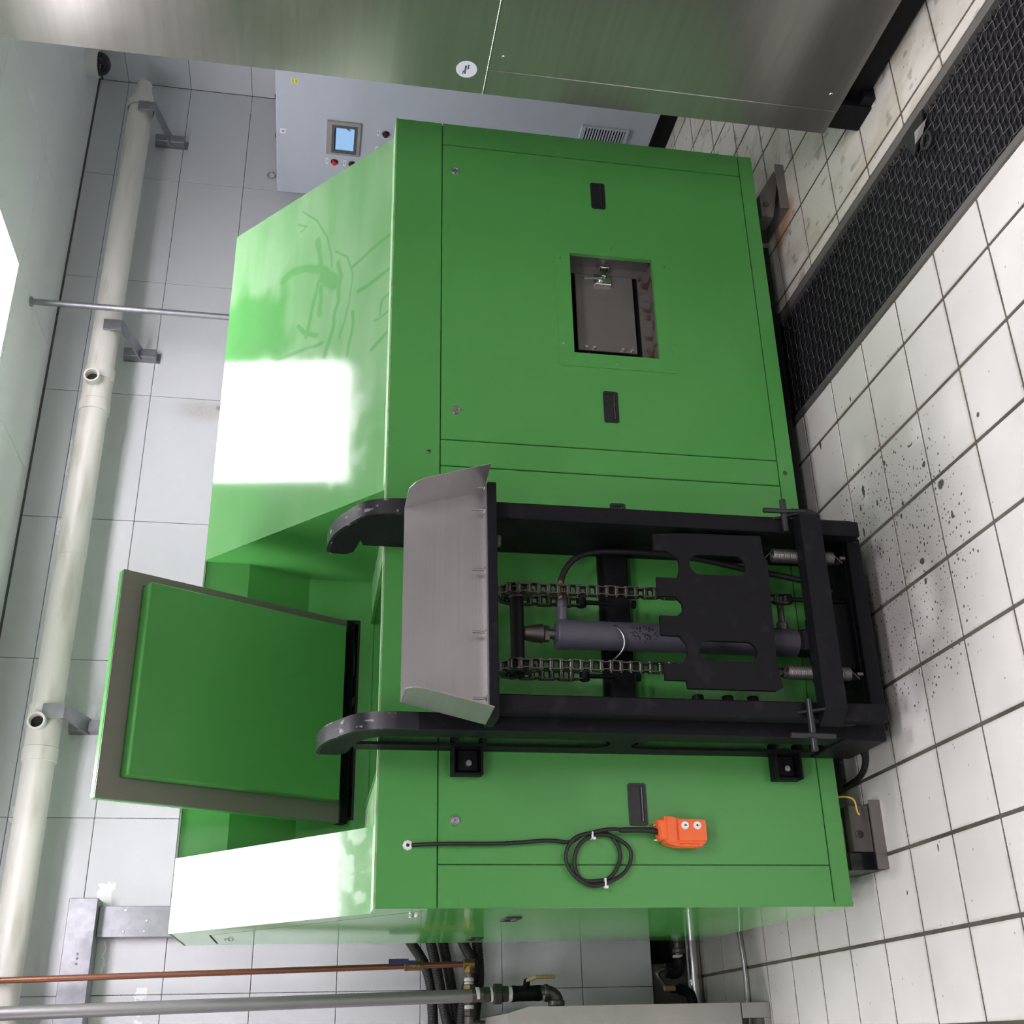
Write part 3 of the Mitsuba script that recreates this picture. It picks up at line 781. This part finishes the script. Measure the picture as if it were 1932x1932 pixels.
# carriage: two square bars, cross bar, fingered plate, springs, pins
for x0 in (.397, .881):
    B('carriage_bar', box(x0, x0 + .042, -.292, -.247, .110, 1.072, .003))
B('carriage_cross_bar', hull([(.414, -.335, .236), (.916, -.335, .236), (.414, -.335, .292), (.916, -.335, .292), (.38, -.292, .236), (.95, -.292, .236), (.38, -.292, .292), (.95, -.292, .292)]))
fp = [(.465, .387), (.465, .609), (.484, .612), (.484, .664), (.5234, .664), (.5234, .618), (.548, .603), (.572, .603), (.595, .620), (.595, .6658), (.6445, .6658), (.6445, .622), (.66, .606), (.678, .606), (.695, .622), (.695, .6662), (.7437, .6662),
      (.7437, .612), (.775, .604), (.795, .606), (.8156, .635), (.8156, .668), (.8584, .668), (.8650, .60), (.8684, .383), (.815, .380), (.80, .372), (.53, .379), (.50, .374), (.474, .370)]
plate = Polygon(fp).difference(LineString([(.783, .457), (.783, .552)]).buffer(.0265)).difference(LineString([(.560, .452), (.560, .548)]).buffer(.0255))
pk = B('finger_plate', extr(plate, 'y', -.288, -.278))
for z in (.565, .49, .425):
    for x0, x1 in ((.436, .466), (.866, .885)):
        add(f'{pk}__guide_wheel', cat(rod((x0, -.225, z), (x1, -.225, z), .014, 18), lathe([(0, 0), (.030, 0), (.030, .004), (.022, .007), (0, .007)], (x0, -.225, z), (1, 0, 0), 24)), 'black', MACH)
for x, zb, zt in ((.8296, .158, .3525), (.521, .157, .3505)):
    th = np.linspace(0, 52 * 2 * math.pi, 52 * 14)
    co = np.c_[x + .0165 * np.cos(th), -.258 + .0165 * np.sin(th), zb + .022 + (zt - zb - .03) * th / th[-1]]
    sp_ = B('spring', tube(co, .0015, 6), 'spring_steel', True)
    hook = lambda z0, s: tube(np.c_[x + .012 * np.cos(np.linspace(0, 5, 20)), -.258 + 0 * np.linspace(0, 5, 20), z0 + s * (.012 - .012 * np.cos(np.linspace(0, 5, 20)))], .0018, 6)
    add(f'{sp_}__end_hook', cat(hook(zt - .008, 1), hook(zb + .02, -1), box(x - .004, x + .004, -.265, -.22, zb - .012, zb + .004, .001)), 'dull_steel', MACH, True)
for xa, xb, xl in ((.8765, .966, .931), (.318, .442, .353)):
    B('locking_pin', cat(rod((xa, -.306, .319), (xb, -.306, .319), .0085, 16), rod((xl, -.312, .266), (xl, -.312, .377), .0066, 14)), 'black_plastic', 35)
for s, x in ((1, .918), (-1, .412)):
    B('gusset', hull([(x - .003, -.31, .30), (x + .003, -.31, .30), (x - .003, -.292, .345), (x + .003, -.292, .345), (x - .003, -.335, .292), (x + .003, -.335, .292)]))
B('track_wheel', cat(lathe([(0, 0), (.026, 0), (.028, .003), (.028, .009), (.026, .012), (0, .012)], (.398, -.238, .200), (1, 0, 0), 28)), 'dull_steel', 35)
# steel chute plate with two wings on a black angle
cp = B('chute_plate', cat(extr(Polygon([(.3665, 1.098), (.950, 1.098), (.894, 1.289), (.413, 1.289)]), 'y', -.2915, -.2895), box(.40, .945, -.335, -.2895, 1.094, 1.098)), 'plate_steel', label='bare steel chute plate with folded wings')


def wing(xb, xt, o):
    pr_ = [(-.2905, 1.096, xb), (-.2905, 1.289, xt), (-.400, 1.288, xt), (-.427, 1.275, xt + .25 * (xb - xt) * .3), (-.441, 1.256, xt + (xb - xt) * .17), (-.444, 1.100, xb)]
    v = [(x, y, z) for y, z, x in pr_] + [(x + o, y, z) for y, z, x in pr_]
    n = len(pr_)
    f = [(0, k, k + 1) for k in range(1, n - 1)] + [(n, n + k + 1, n + k) for k in range(1, n - 1)] + [q for k in range(n) for q in ((k, n + k, (k + 1) % n), ((k + 1) % n, n + k, n + (k + 1) % n))]
    m = TM(v, f)
    m.fix_normals()
    return m


add(f'{cp}__wing', wing(.3665, .413, .0022), 'plate_steel', MACH, False)
add(f'{cp}__wing', wing(.950, .894, -.0022), 'plate_steel', MACH, False)
B('chute_angle', cat(box(.37, .95, -.345, -.25, 1.072, 1.094, .002)))
for x in (.944, .884, .728, .574, .418):
    B('chute_bolt', cat(rod((x, -.322, 1.085), (x, -.322, 1.130), .0032, 10), hexbolt((x, -.322, 1.093), (0, 0, 1), .0075, .0075)), 'bright_steel')
add('lifter_cable', tube(spline([(.412, -.01, .052), (.405, .015, .045), (.39, .035, .02), (.358, .065, .010), (.335, .14, .010), (.33, .25, .012), (.36, .4, .012)], 40), .008, 10), 'rubber', MACH, True,
    label='black cable running along the floor under the green machine beside the lifter', category='cable')

# ------------------------------------------------------------------ hand control with its coiled cable
pk = thing('pendant_control', 'orange two-button hand control hanging on a coiled black cable at the machine front', 'hand control')
C = lambda part, mesh, mat, smooth=False, **k: add(f'{pk}__{part}', mesh, mat, MACH, smooth, **k)
opx = [(415, 510), (555, 515), (560, 440), (735, 435), (760, 465), (890, 485), (1200, 490), (1330, 495), (1365, 540), (1400, 740), (1405, 930), (1380, 980), (1340, 985), (1320, 1035), (1250, 1035), (1235, 990), (850, 985), (830, 1030), (770, 1035),
       (650, 1000), (575, 960), (560, 910), (455, 905), (440, 700)]
OP = Polygon([(.2083 - (y * .0932 - 41) * .00126, .6358 - (x * .0932 - 37) * .00133) for x, y in opx])
core = [(x, z) for x, z in OP.buffer(-.004).exterior.coords]
C('body', cat(extr(OP, 'y', -.046, -.006), extr(OP.buffer(-.003), 'y', -.049, -.003), extr(rrect(.150, .199, .512, .583, .004), 'y', -.054, -.04), extr(rrect(.146, .205, .588, .611, .004), 'y', -.0545, -.04),
           rod((.141, -.038, .524), (.141, -.038, .590), .0042, 12), rod((.141, -.014, .524), (.141, -.014, .590), .0042, 12)), 'orange', 35)
for z, up_ in ((.5663, -1), (.5349, 1)):
    bt = C('button', lathe([(0, .052), (.0098, .052), (.0098, .0565), (.0086, .058), (0, .0575)], (.186, 0, z), (0, -1, 0), 28), 'white_plastic', 35)
    s = .0042
    tri = Polygon([(.186 - s * .8, z), (.186 + s * .8, z), (.186, z + up_ * s)]).union(sbox(.186 - .0009, z - s * .9, .186 + .0009, z + s * .9))
    add(f'{bt}__arrow', extr(tri, 'y', -.0584, -.0572), 'print', MACH, False, label='small black arrow')
for x in (.1905, .155):
    C('screw', rod((x, -.028, .632), (x, -.028, .640), .0026, 10), 'chrome', 35)
CO = [(0.142, 1.240), (0.145, 1.166), (0.146, 1.038), (0.151, 0.947), (0.153, 0.881), (0.154, 0.838), (0.167, 0.819), (0.173, 0.788), (0.171, 0.750), (0.152, 0.732), (0.123, 0.723), (0.094, 0.731), (0.066, 0.756), (0.060, 0.787), (0.063, 0.821), (0.084, 0.836),
      (0.112, 0.838), (0.143, 0.825), (0.163, 0.798), (0.168, 0.758), (0.155, 0.721), (0.132, 0.698), (0.104, 0.700), (0.075, 0.721), (0.057, 0.757), (0.048, 0.795), (0.061, 0.827), (0.086, 0.853), (0.115, 0.861), (0.137, 0.855), (0.161, 0.834), (0.170, 0.804),
      (0.178, 0.765), (0.178, 0.721)]
dep = [-.002, -.012, -.012, -.012, -.012, -.010] + list(np.linspace(-.008, -.020, len(CO) - 8)) + [-.024, -.026]
C('cable', tube(spline([(x, y, z) for (x, z), y in zip(CO, dep)], 240), .0047, 10), 'rubber', True, label='coiled black cable')
C('cable_sleeve', tube([(.1775, -.027, .724), (.1785, -.027, .68), (.1775, -.027, .645), (.174, -.027, .628)], [.0062, .0066, .0072, .0078], 16), 'rubber', True)
C('cable_gland', cat(lathe([(.005, 0), (.0125, 0), (.0125, .004), (.0095, .0075), (.006, .009), (.004, .006)], (.1428, 0, 1.2415), (0, -1, 0), 8)), 'white_plastic')
for (x0, z0), (x1, z1) in (((.1745, .793), (.157, .789)), ((.066, .766), (.0438, .764))):
    C('cable_tie', cat(box(min(x0, x1), max(x0, x1), -.026, -.006, z0 - .0018, z0 + .0018, .0005), box(min(x0, x1) - .002, min(x0, x1) + .004, -.029, -.02, z1 - .003, z1 + .003, .0005)), 'white_plastic')

# ------------------------------------------------------------------ stainless cabinet at the right
sk = thing('stainless_cabinet', 'tall stainless steel cabinet with brushed side at the right end of the view', 'cabinet')
S_ = lambda part, mesh, mat='steel', smooth=False, **k: add(f'{sk}__{part}', mesh, mat, None, smooth, **k)
SX, SYN, SYF = 2.39, 0.6, 2.298
S_('carcass', box(SX + .006, SX + .75, SYN, SYF - .003, .104, 2.58, .004))
S_('upper_side_panel', box(SX, SX + .006, SYN, SYF, 1.1105, 2.58, .0015))
S_('lower_side_panel', box(SX - .001, SX + .006, SYN, 2.209, .101, 1.1065, .0015))
S_('corner_strip', box(SX, SX + .006, 2.2105, SYF, .101, 1.1065, .0015))
S_('joint_strip', box(SX - .002, SX + .004, SYN, SYF, 1.1065, 1.1105, .0008), 'bright_steel')
rl = S_('base_rail', cat(box(SX + .05, SX + .09, SYN, SYF - .10, .012, .075, .003), box(SX + .05, SX + .7, SYF - .09, SYF - .05, .03, .075)), 'black')
S_('corner_foot', cat(box(SX + .012, SX + .055, 2.195, 2.285, .0, .103, .002), box(SX + .012, SX + .30, 2.275, 2.285, .0, .103, .002), box(SX + .02, SX + .075, 2.165, 2.20, 0, .035, .003)), 'black')
for y, z in ((2.160, 1.074), (2.150, .147)):
    S_('screw', lathe([(0, 0), (.0055, 0), (.004, .0025), (0, .003)], (SX - .001, y, z), (-1, 0, 0), 14), 'chrome', 35)
st = S_('round_sticker', lathe([(0, 0), (.0285, 0), (.0285, .0006), (0, .0006)], (SX, 2.217, 1.165), (-1, 0, 0), 40), 'sticker', label='round white sticker')
add(f'{st}__print', cat(box(SX - .0010, SX - .0005, 2.204, 2.232, 1.1655, 1.1705), box(SX - .0010, SX - .0005, 2.200, 2.216, 1.159, 1.1635), box(SX - .0010, SX - .0005, 2.222, 2.234, 1.1715, 1.1745)), 'bezel_dark', smooth=False)

# ------------------------------------------------------------------ electrical cabinet on the right wall
ek = thing('electrical_cabinet', 'pale grey electrical cabinet with touch screen behind the machine by the right wall', 'electrical cabinet')
K = lambda part, mesh, mat='cabinet_grey', smooth=False, **k: add(f'{ek}__{part}', mesh, mat, None, smooth, **k)
EX = 3.765
K('body', box(EX + .004, RX1 - .005, 3.10, 4.357, .088, 1.779, .004))
K('door', box(EX - .016, EX + .002, 3.11, 4.357, .090, 1.778, .004))
K('plinth', box(EX + .01, RX1 - .02, 3.12, 4.34, 0, .088), 'black')
ts = K('touch_screen', extr(rrect(3.853, 4.058, 1.404, 1.554, .004).difference(sbox(3.883, 1.428, 4.032, 1.522)), 'x', EX - .026, EX - .014), 'bezel', label='touch screen in a grey frame')
add(f'{ts}__inner_frame', extr(sbox(3.871, 1.418, 4.044, 1.531).difference(sbox(3.886, 1.431, 4.029, 1.519)), 'x', EX - .0275, EX - .018), 'bezel_dark', smooth=False)
scr = TM([[EX - .0205, 3.884, 1.429], [EX - .0205, 4.031, 1.429], [EX - .0205, 4.031, 1.521], [EX - .0205, 3.884, 1.521]], [[0, 2, 1], [0, 3, 2]])


sm = scr.copy()
add(f'{ts}__screen', sm, 'black_gloss', smooth=False, emitter={'type': 'area', 'radiance': {'type': 'rgb', 'value': [0.30, 0.52, 0.82]}}, label='lit pale blue screen')
add(f'{ts}__screen_header', box(EX - .0212, EX - .0206, 3.885, 4.030, 1.5125, 1.520), 'blue', smooth=False)
add(f'{ts}__screen_mark', cat(box(EX - .0212, EX - .0206, 3.890, 3.897, 1.452, 1.466), box(EX - .0212, EX - .0206, 3.900, 3.904, 1.446, 1.460)), 'blue', smooth=False)


def push(y, z, m, name='push_button', lab=None):
    p = K(name, lathe([(0, 0), (.0165, 0), (.0165, .004), (.0135, .006), (.0135, .004), (0, .004)], (EX - .016, y, z), (-1, 0, 0), 28), 'black_plastic', 35, label=lab)
    add(f'{p}__cap', lathe([(0, .003), (.0115, .003), (.0115, .014), (.009, .017), (0, .018)], (EX - .016, y, z), (-1, 0, 0), 28), m, smooth=35)
    q = K('name_plate', box(EX - .0175, EX - .0155, y - .019, y + .019, z + .028, z + .040, .0006), 'white_plastic')
    add(f'{q}__print', box(EX - .0179, EX - .0173, y - .010, y + .008, z + .032, z + .036), 'bezel', smooth=False)


push(4.114, 1.514, 'red', 'indicator_lamp', 'red indicator lamp')
push(4.116, 1.433, 'print')
push(3.901, 1.291, 'dark_red', 'indicator_lamp', 'dark red indicator lamp, unlit')
push(4.005, 1.291, 'print')
q = K('label_plate', box(EX - .0175, EX - .0155, 3.936, 3.966, 1.736, 1.760), 'white_plastic', label='small white label with two dark marks')
add(f'{q}__print', cat(box(EX - .0179, EX - .0173, 3.946, 3.957, 1.7495, 1.7525), box(EX - .0179, EX - .0173, 3.946, 3.957, 1.7420, 1.7450)), 'print', smooth=False)
q = K('warning_label', box(EX - .0175, EX - .0155, 3.638, 3.662, 1.684, 1.711), 'yellow', label='small yellow warning label')
add(f'{q}__print', cat(box(EX - .0179, EX - .0173, 3.641, 3.659, 1.7025, 1.7065), box(EX - .0179, EX - .0173, 3.641, 3.659, 1.689, 1.6925)), 'olive', smooth=False)
vt = K('vent_grille', extr(sbox(3.709, .206, 3.93, .424).difference(sbox(3.716, .222, 3.92, .412)), 'x', EX - .030, EX - .014), 'cabinet_grey')
add(f'{vt}__filter', box(EX - .019, EX - .016, 3.716, 3.92, .222, .412), 'hollow', smooth=False)
for k in range(15):
    z = .2255 + k * .0128
    add(f'{vt}__slat', box(EX - .031, EX - .021, 3.714, 3.922, z, z + .0056, .0008), 'cabinet_grey', smooth=False)
K('lifting_eye', lathe([(0, 0), (.010, 0), (.010, .018), (0, .02)], (3.95, 4.2, 1.779), (0, 0, 1), 16), 'dull_steel', 35)
ang = np.linspace(0, 2 * math.pi, 30)[:-1]
rg = np.c_[3.902 + .0185 * np.cos(ang), 4.424 + 0 * ang, 1.817 + .0185 * np.sin(ang)]
add('wall_ring', cat(tube(np.vstack([rg, rg[:2]]), .0026, 8), rod((3.921, 4.431, 1.815), (3.921, 4.42, 1.815), .004, 12)), 'bright_steel', smooth=True, label='small metal ring on the back wall just beyond the electrical cabinet', category='ring')
add('wall_plug', rod((4.405, 4.395, 1.815), (4.380, 4.395, 1.815), .016, 18), 'black_plastic', smooth=35, label='small black plug on the right wall above the electrical cabinet', category='wall plug')

# ------------------------------------------------------------------ camera dome in the corner of the ceiling
dk = thing('dome_camera', 'small white and black security camera in the corner under the ceiling', 'security camera')
add(f'{dk}__base', lathe([(0, 0), (.068, 0), (.068, .045), (.064, .055), (0, .055)], (4.262, 4.185, CEIL), (0, 0, -1), 40), 'white_plastic', smooth=35)
pf = [(.056 * math.cos(a), .055 + .052 * math.sin(a)) for a in np.linspace(0, math.pi / 2, 10)]
add(f'{dk}__dome', lathe([(0, .055)] + pf, (4.262, 4.185, CEIL), (0, 0, -1), 40), 'dark_glass', smooth=40)
add('corner_cable', tube(spline([(4.30, 4.21, CEIL - .02), (4.37, 4.33, CEIL - .02), (4.395, 4.41, CEIL - .02)], 16), .005, 8), 'black_plastic', smooth=True, label='short black cable from the ceiling camera into the corner', category='cable')

# ------------------------------------------------------------------ white drain pipe along the back wall
pk2 = thing('waste_pipe', 'long white plastic pipe running along the back wall under the ceiling', 'pipe')
PY, PZ, PR = 4.255, 2.432, .055
add(f'{pk2}__pipe', rod((-1.6, PY, PZ), (4.10, PY, PZ), PR, 40), 'pvc', smooth=35)
for x in (2.505, 1.065):
    e = add(f'{pk2}__tee', cat(pipe((x - .10, PY, PZ), (x - .052, PY, PZ), .0610, PR - .002, 40), pipe((x + .052, PY, PZ), (x + .105, PY, PZ), .0610, PR - .002, 40), rod((x - .055, PY, PZ), (x + .055, PY, PZ), .0585, 40)), 'pvc', smooth=35)
    dv = np.array([0, -math.cos(.12), -math.sin(.12) * -0.2])
    dv = dv / np.linalg.norm(dv)
    c0 = np.array([x + .028, PY, PZ + .008])
    add(f'{pk2}__branch', cat(pipe(c0 + dv * .02, c0 + dv * .088, .0285, .0235, 32), pipe(c0 + dv * .07, c0 + dv * .096, .0315, .0245, 32)), 'pvc', smooth=35)
    add(f'{pk2}__branch_hollow', rod(c0 + dv * .03, c0 + dv * .066, .0238, 24), 'hollow', smooth=35)
add(f'{pk2}__collar', pipe((1.76, PY, PZ), (1.86, PY, PZ), .0565, PR - .002, 40), 'pvc', smooth=35)
add(f'{pk2}__reducer', lathe([(.0605, 0), (.0605, .05), (.058, .055), (.036, .13), (.034, .17), (.028, .17), (.028, .10), (0, .10)], (4.062, PY, PZ), (1, 0, 0), 40), 'pvc', smooth=35)
for x, fin, lab in ((4.035, .0, 'galvanised bracket holding the white pipe near its tapered end'), (2.80, 0, 'galvanised bracket holding the white pipe beside the round hanger rod'), (1.135, 0, 'galvanised bracket holding the white pipe behind the open green lid')):
    b = thing('pipe_bracket', lab, 'bracket', 'brackets of the white pipe')
    add(f'{b}__wall_channel', cat(box(x - .021, x + .021, 4.384, RY1, 2.238, 2.376, .002), box(x - .024, x + .024, RY1 - .004, RY1, 2.225, 2.38), rod((x, 4.384, 2.315), (x, 4.374, 2.315), .009, 14)), 'galv', smooth=False)
    add(f'{b}__arm', hull([(x - .03, 4.40, 2.300), (x + .03, 4.40, 2.300), (x - .03, 4.40, 2.306), (x + .03, 4.40, 2.306), (x - .026, 4.185, 2.356), (x + .026, 4.185, 2.356), (x - .026, 4.185, 2.364), (x + .026, 4.185, 2.364)]), 'galv', smooth=False)
    add(f'{b}__tab', box(x - .026, x + .026, 4.183, 4.189, 2.356, 2.432, .001), 'galv', smooth=False)
add('hanger_rod', cat(rod((2.777, 4.03, .25), (2.777, 4.03, CEIL), .0125, 20), rod((2.777, 4.03, CEIL - .008), (2.777, 4.03, CEIL), .021, 20)), 'galv', smooth=35, label='thin grey steel tube rising from behind the machine to the ceiling', category='tube')

# ------------------------------------------------------------------ galvanised cable trunking at the left of the back wall
gk = thing('cable_trunking', 'galvanised metal cable trunking elbow on the back wall behind the machine', 'cable trunking')
gz = add(f'{gk}__horizontal_run', box(-1.2, .512, 4.325, RY1 - .001, 2.180, 2.276, .0015), 'galv', smooth=False)
gv = add(f'{gk}__drop', box(.386, .490, 4.372, RY1 - .001, 1.20, 2.1795, .0015), 'galv', smooth=False)
for x, z in ((.405, 2.09), (.475, 2.09), (.405, 2.02), (.44, 2.015)):
    add(f'{gv}__screw', rod((x, 4.372, z), (x, 4.369, z), .004, 10), 'bright_steel', smooth=35)
for x in (.335, .318, .35):
    add(f'{gz}__screw', rod((x - .02, 4.325, 2.225), (x - .02, 4.3225, 2.225), .004, 10), 'dull_steel', smooth=35)

# ------------------------------------------------------------------ pipes at the left of the back wall
ck = thing('copper_pipe', 'thin vertical copper pipe with blue handled valve left of the green machine', 'pipe')
cyy = 4.17
add(f'{ck}__pipe', rod((.2345, cyy, CEIL), (.2715, cyy, .915), .0098, 18), 'copper', smooth=35)
CM = shift(-.0085, 0, .014)
v = add(f'{ck}__valve', cat(hexbolt((.2772, cyy, 1.045), (0, 0, 1), .019, .014), rod((.2772, cyy, 1.055), (.2772, cyy, 1.10), .017, 18), hexbolt((.2768, cyy, 1.095), (0, 0, 1), .019, .014), rod((.2772, cyy - .005, 1.077), (.2772, cyy - .036, 1.077), .008, 14)), 'brass', CM, smooth=35)
add(f'{v}__lever', cat(box(.276, .284, cyy - .042, cyy - .034, 1.07, 1.11, .002), hull([(x, y, z) for x in (.281, .297) for y in (cyy - .043, cyy - .037) for z in (1.098, 1.165)])), 'blue', CM, smooth=False, label='dark blue lever')
add(f'{ck}__elbow', cat(rod((.280, cyy, .865), (.280, cyy, .905), .0165, 18), rod((.280, cyy, .885), (.252, cyy, .885), .0155, 18), hexbolt((.262, cyy, .885), (-1, 0, 0), .019, .012)), 'brass', CM, smooth=35)
bk = thing('water_pipe_fitting', 'horizontal run of brass fittings wrapped in white tape below the copper pipe', 'pipe fitting')
add(f'{bk}__pipe', rod((.252, cyy, .885), (.03, cyy, .885), .0115, 18), 'dull_steel', CM, smooth=35)
add(f'{bk}__check_valve', cat(rod((.205, cyy, .885), (.16, cyy, .885), .020, 20), hexbolt((.212, cyy, .885), (-1, 0, 0), .0215, .012), hexbolt((.165, cyy, .885), (-1, 0, 0), .0215, .012), rod((.185, cyy, .90), (.185, cyy - .01, .925), .011, 14)), 'brass', CM, smooth=35)
for a, b in ((.236, .224), (.150, .136), (.222, .214)):
    add(f'{bk}__tape', rod((a, cyy, .885), (b, cyy, .885), .0165, 18), 'tape_white', CM, smooth=35, label='white sealing tape')
add(f'{bk}__union', cat(hexbolt((.136, cyy, .885), (-1, 0, 0), .018, .02), rod((.115, cyy, .885), (.08, cyy, .885), .0165, 18), rod((.09, cyy, .885), (.085, cyy, .80), .014, 18)), 'dull_steel', CM, smooth=35)
wk = thing('water_pipe', 'grey vertical steel water pipe with yellow handled valve at the steel tank', 'pipe')
wx, wy = .158, 4.05
add(f'{wk}__pipe', rod((.132, wy, CEIL), (.166, wy, .885), .0208, 24), 'grey_pipe', smooth=35)
add(f'{wk}__union', cat(rod((.166, wy, .91), (.168, wy, .865), .0225, 24), hexbolt((.168, wy, .865), (0, 0, -1), .027, .018), rod((.168, wy, .85), (.169, wy, .79), .021, 20), hexbolt((.169, wy, .832), (0, 0, -1), .036, .026), hexbolt((.169, wy, .80), (0, 0, -1), .028, .016)), 'dull_steel', smooth=35)
for a, b in ((.895, .880), (.845, .836), (.785, .768), (.672, .660)):
    add(f'{wk}__tape', rod((.168, wy, a), (.169, wy, b), .0235, 20), 'tape_white', smooth=35, label='white sealing tape')
v = add(f'{wk}__valve', cat(rod((.169, wy, .768), (.170, wy, .675), .0245, 22), hexbolt((.169, wy, .772), (0, 0, -1), .029, .016), hexbolt((.17, wy, .69), (0, 0, -1), .029, .016), rod((.19, wy - .012, .725), (.207, wy - .035, .725), .011, 14)), 'black', smooth=35)
add(f'{v}__lever', cat(hull([(.203, wy - .04, .73), (.211, wy - .04, .73), (.203, wy - .034, .715), (.211, wy - .034, .715), (.212, wy - .05, .70), (.222, wy - .05, .70), (.212, wy - .044, .69), (.222, wy - .044, .69)]), box(.211, .224, wy - .052, wy - .046, .632, .70, .002)), 'olive', smooth=False, label='dull yellow lever')
el = spline([(.170, wy, .675), (.170, wy, .650), (.160, wy, .628), (.138, wy, .620), (.06, wy, .620)], 24)
add(f'{wk}__elbow', cat(tube(el, [.0245] * 24, 20), rod((.170, wy, .662), (.170, wy, .645), .028, 20), rod((.148, wy, .620), (.128, wy, .620), .028, 20)), 'dull_steel', smooth=35)


def corrugated(pts, r, pitch, mat, key, lab, category, group=None, nmax=420):
    L = np.linalg.norm(np.diff(np.asarray(pts, float), axis=0), axis=1).sum()
    n = min(nmax, int(L / pitch * 5))
    p = spline(pts, n)
    s = np.linspace(0, L, n)
    add(key, tube(p, r * (1 + .055 * np.cos(2 * math.pi * s / pitch)), 14), mat, smooth=True, label=lab, category=category, group=group)


HY = 4.345
HS = [[(.62, HY, 1.15), (.45, HY, 1.13), (.36, HY, 1.082), (.30, HY, 1.040), (.24, HY, 1.014), (.16, HY, 1.003), (.05, HY, .998), (-.4, HY, .99)],
      [(.62, HY, 1.05), (.45, HY, 1.035), (.35, HY, 1.013), (.28, HY, .995), (.22, HY, .982), (.15, HY, .968), (.08, HY, .950), (-.4, HY, .86)],
      [(.62, HY, .99), (.45, HY, .98), (.35, HY, .963), (.28, HY, .948), (.22, HY, .936), (.15, HY, .925), (.08, HY, .914), (-.4, HY, .84)],
      [(.62, HY, .96), (.45, HY, .93), (.35, HY, .900), (.32, HY, .884), (.287, HY, .868), (.25, HY, .868), (.21, HY, .885), (.12, HY, .905), (.02, HY, .90), (-.4, HY, .82)],
      [(.62, HY, .85), (.45, HY, .847), (.35, HY, .845), (.28, HY, .839), (.22, HY, .840), (.16, HY, .848), (.09, HY, .858), (.0, HY, .865), (-.4, HY, .8)]]
for n_, (h, lab) in enumerate(zip(HS, ('topmost of five black corrugated hoses leaving the machine along the back wall', 'second black corrugated hose from the top behind the copper pipe', 'third black corrugated hose from the top, middle of the five',
                                       'fourth black corrugated hose, the sharply bent one behind the brass elbow', 'lowest of the five black corrugated hoses along the back wall'))):
    dy = (.03, -.008, .03, -.045, -.008)[n_]
    corrugated([(x, y + dy, z) for x, y, z in h], .0185, .0085, 'rubber', 'corrugated_hose', lab, 'hose', 'black corrugated hoses')
# floor level
add('steel_floor_pipe', rod((-.6, 4.345, .030), (1.3, 4.345, .030), .0275, 28), 'bright_steel', smooth=35, label='bright steel pipe lying on the floor along the foot of the back wall', category='pipe')
lk2 = thing('drain_valve', 'dark pipe elbows with looped hose and green handled tap low behind the machine', 'valve')
V = lambda part, mesh, mat='dull_steel', smooth=35, **k: add(f'{lk2}__{part}', mesh, mat, None, smooth, **k)
VY = 4.305
V('pipe', cat(rod((.75, VY, .092), (.30, VY, .097), .0155, 20), rod((.375, VY, .094), (.345, VY, .094), .021, 20), rod((.325, VY, .096), (.308, VY, .096), .023, 18)))
V('tape', rod((.302, VY, .098), (.292, VY, .098), .0215, 18), 'tape_white')
V('elbow', cat(tube(spline([(.292, VY, .098), (.262, VY, .096), (.247, VY, .108), (.246, VY, .135)], 20), .023, 18), rod((.25, VY, .125), (.251, VY, .155), .026, 18)), 'black')
V('hose_loop', tube(spline([(.251, VY, .150), (.252, VY, .172), (.240, VY, .184), (.220, VY, .176), (.197, VY, .158), (.186, VY, .135)], 30), .009, 12), 'dull_steel')
V('tap', cat(rod((.186, VY, .14), (.185, VY, .105), .014, 16), tube(spline([(.185, VY, .108), (.178, VY, .08), (.165, VY, .064), (.12, VY, .060), (.0, VY, .06)], 20), .0185, 16), rod((.186, VY - .004, .128), (.186, VY - .03, .135), .007, 12)), 'black')
V('tap_handle', box(.178, .196, VY - .042, VY - .03, .130, .175, .003), 'olive', False, label='dull green tap handle')
corrugated([(.62, 3.93, .02), (.45, 3.905, .012), (.332, 3.888, .010), (.223, 3.872, .010), (.129, 3.874, .010), (.0, 3.88, .010), (-.4, 3.9, .010)], .0085, .005, 'bright_steel', 'flexible_conduit', 'thin ribbed metal conduit lying on the floor left of the machine', 'conduit', nmax=700)

# ------------------------------------------------------------------ steel tank at the left edge
tk = thing('steel_tank', 'stained steel tank on a low frame at the left edge of the view', 'tank')
Q = lambda part, mesh, mat='tank', smooth=False, **k: add(f'{tk}__{part}', mesh, mat, None, smooth, **k)
TX, TY = .118, 3.708
Q('body', extr(Polygon([(-.75, .095), (TX, .095), (TX, .77), (.10, .845), (-.75, .845)]), 'y', TY + .01, TY + .56))
Q('front_frame', extr(Polygon([(-.75, .10), (TX, .10), (TX, .78), (.10, .845), (-.75, .845)]).difference(Polygon([(-.70, .16), (.04, .16), (.05, .70), (.03, .74), (-.70, .74)])), 'y', TY, TY + .012))
Q('leg', box(TX - .045, TX, TY, TY + .04, 0, .095, .001))
Q('leg', box(TX - .045, TX, TY + .5, TY + .54, 0, .095, .001))
Q('leg', box(-.75, -.705, TY, TY + .04, 0, .095, .001))
Q('bottom_rail', box(-.74, TX - .045, TY + .004, TY + .036, .0, .022, .001))
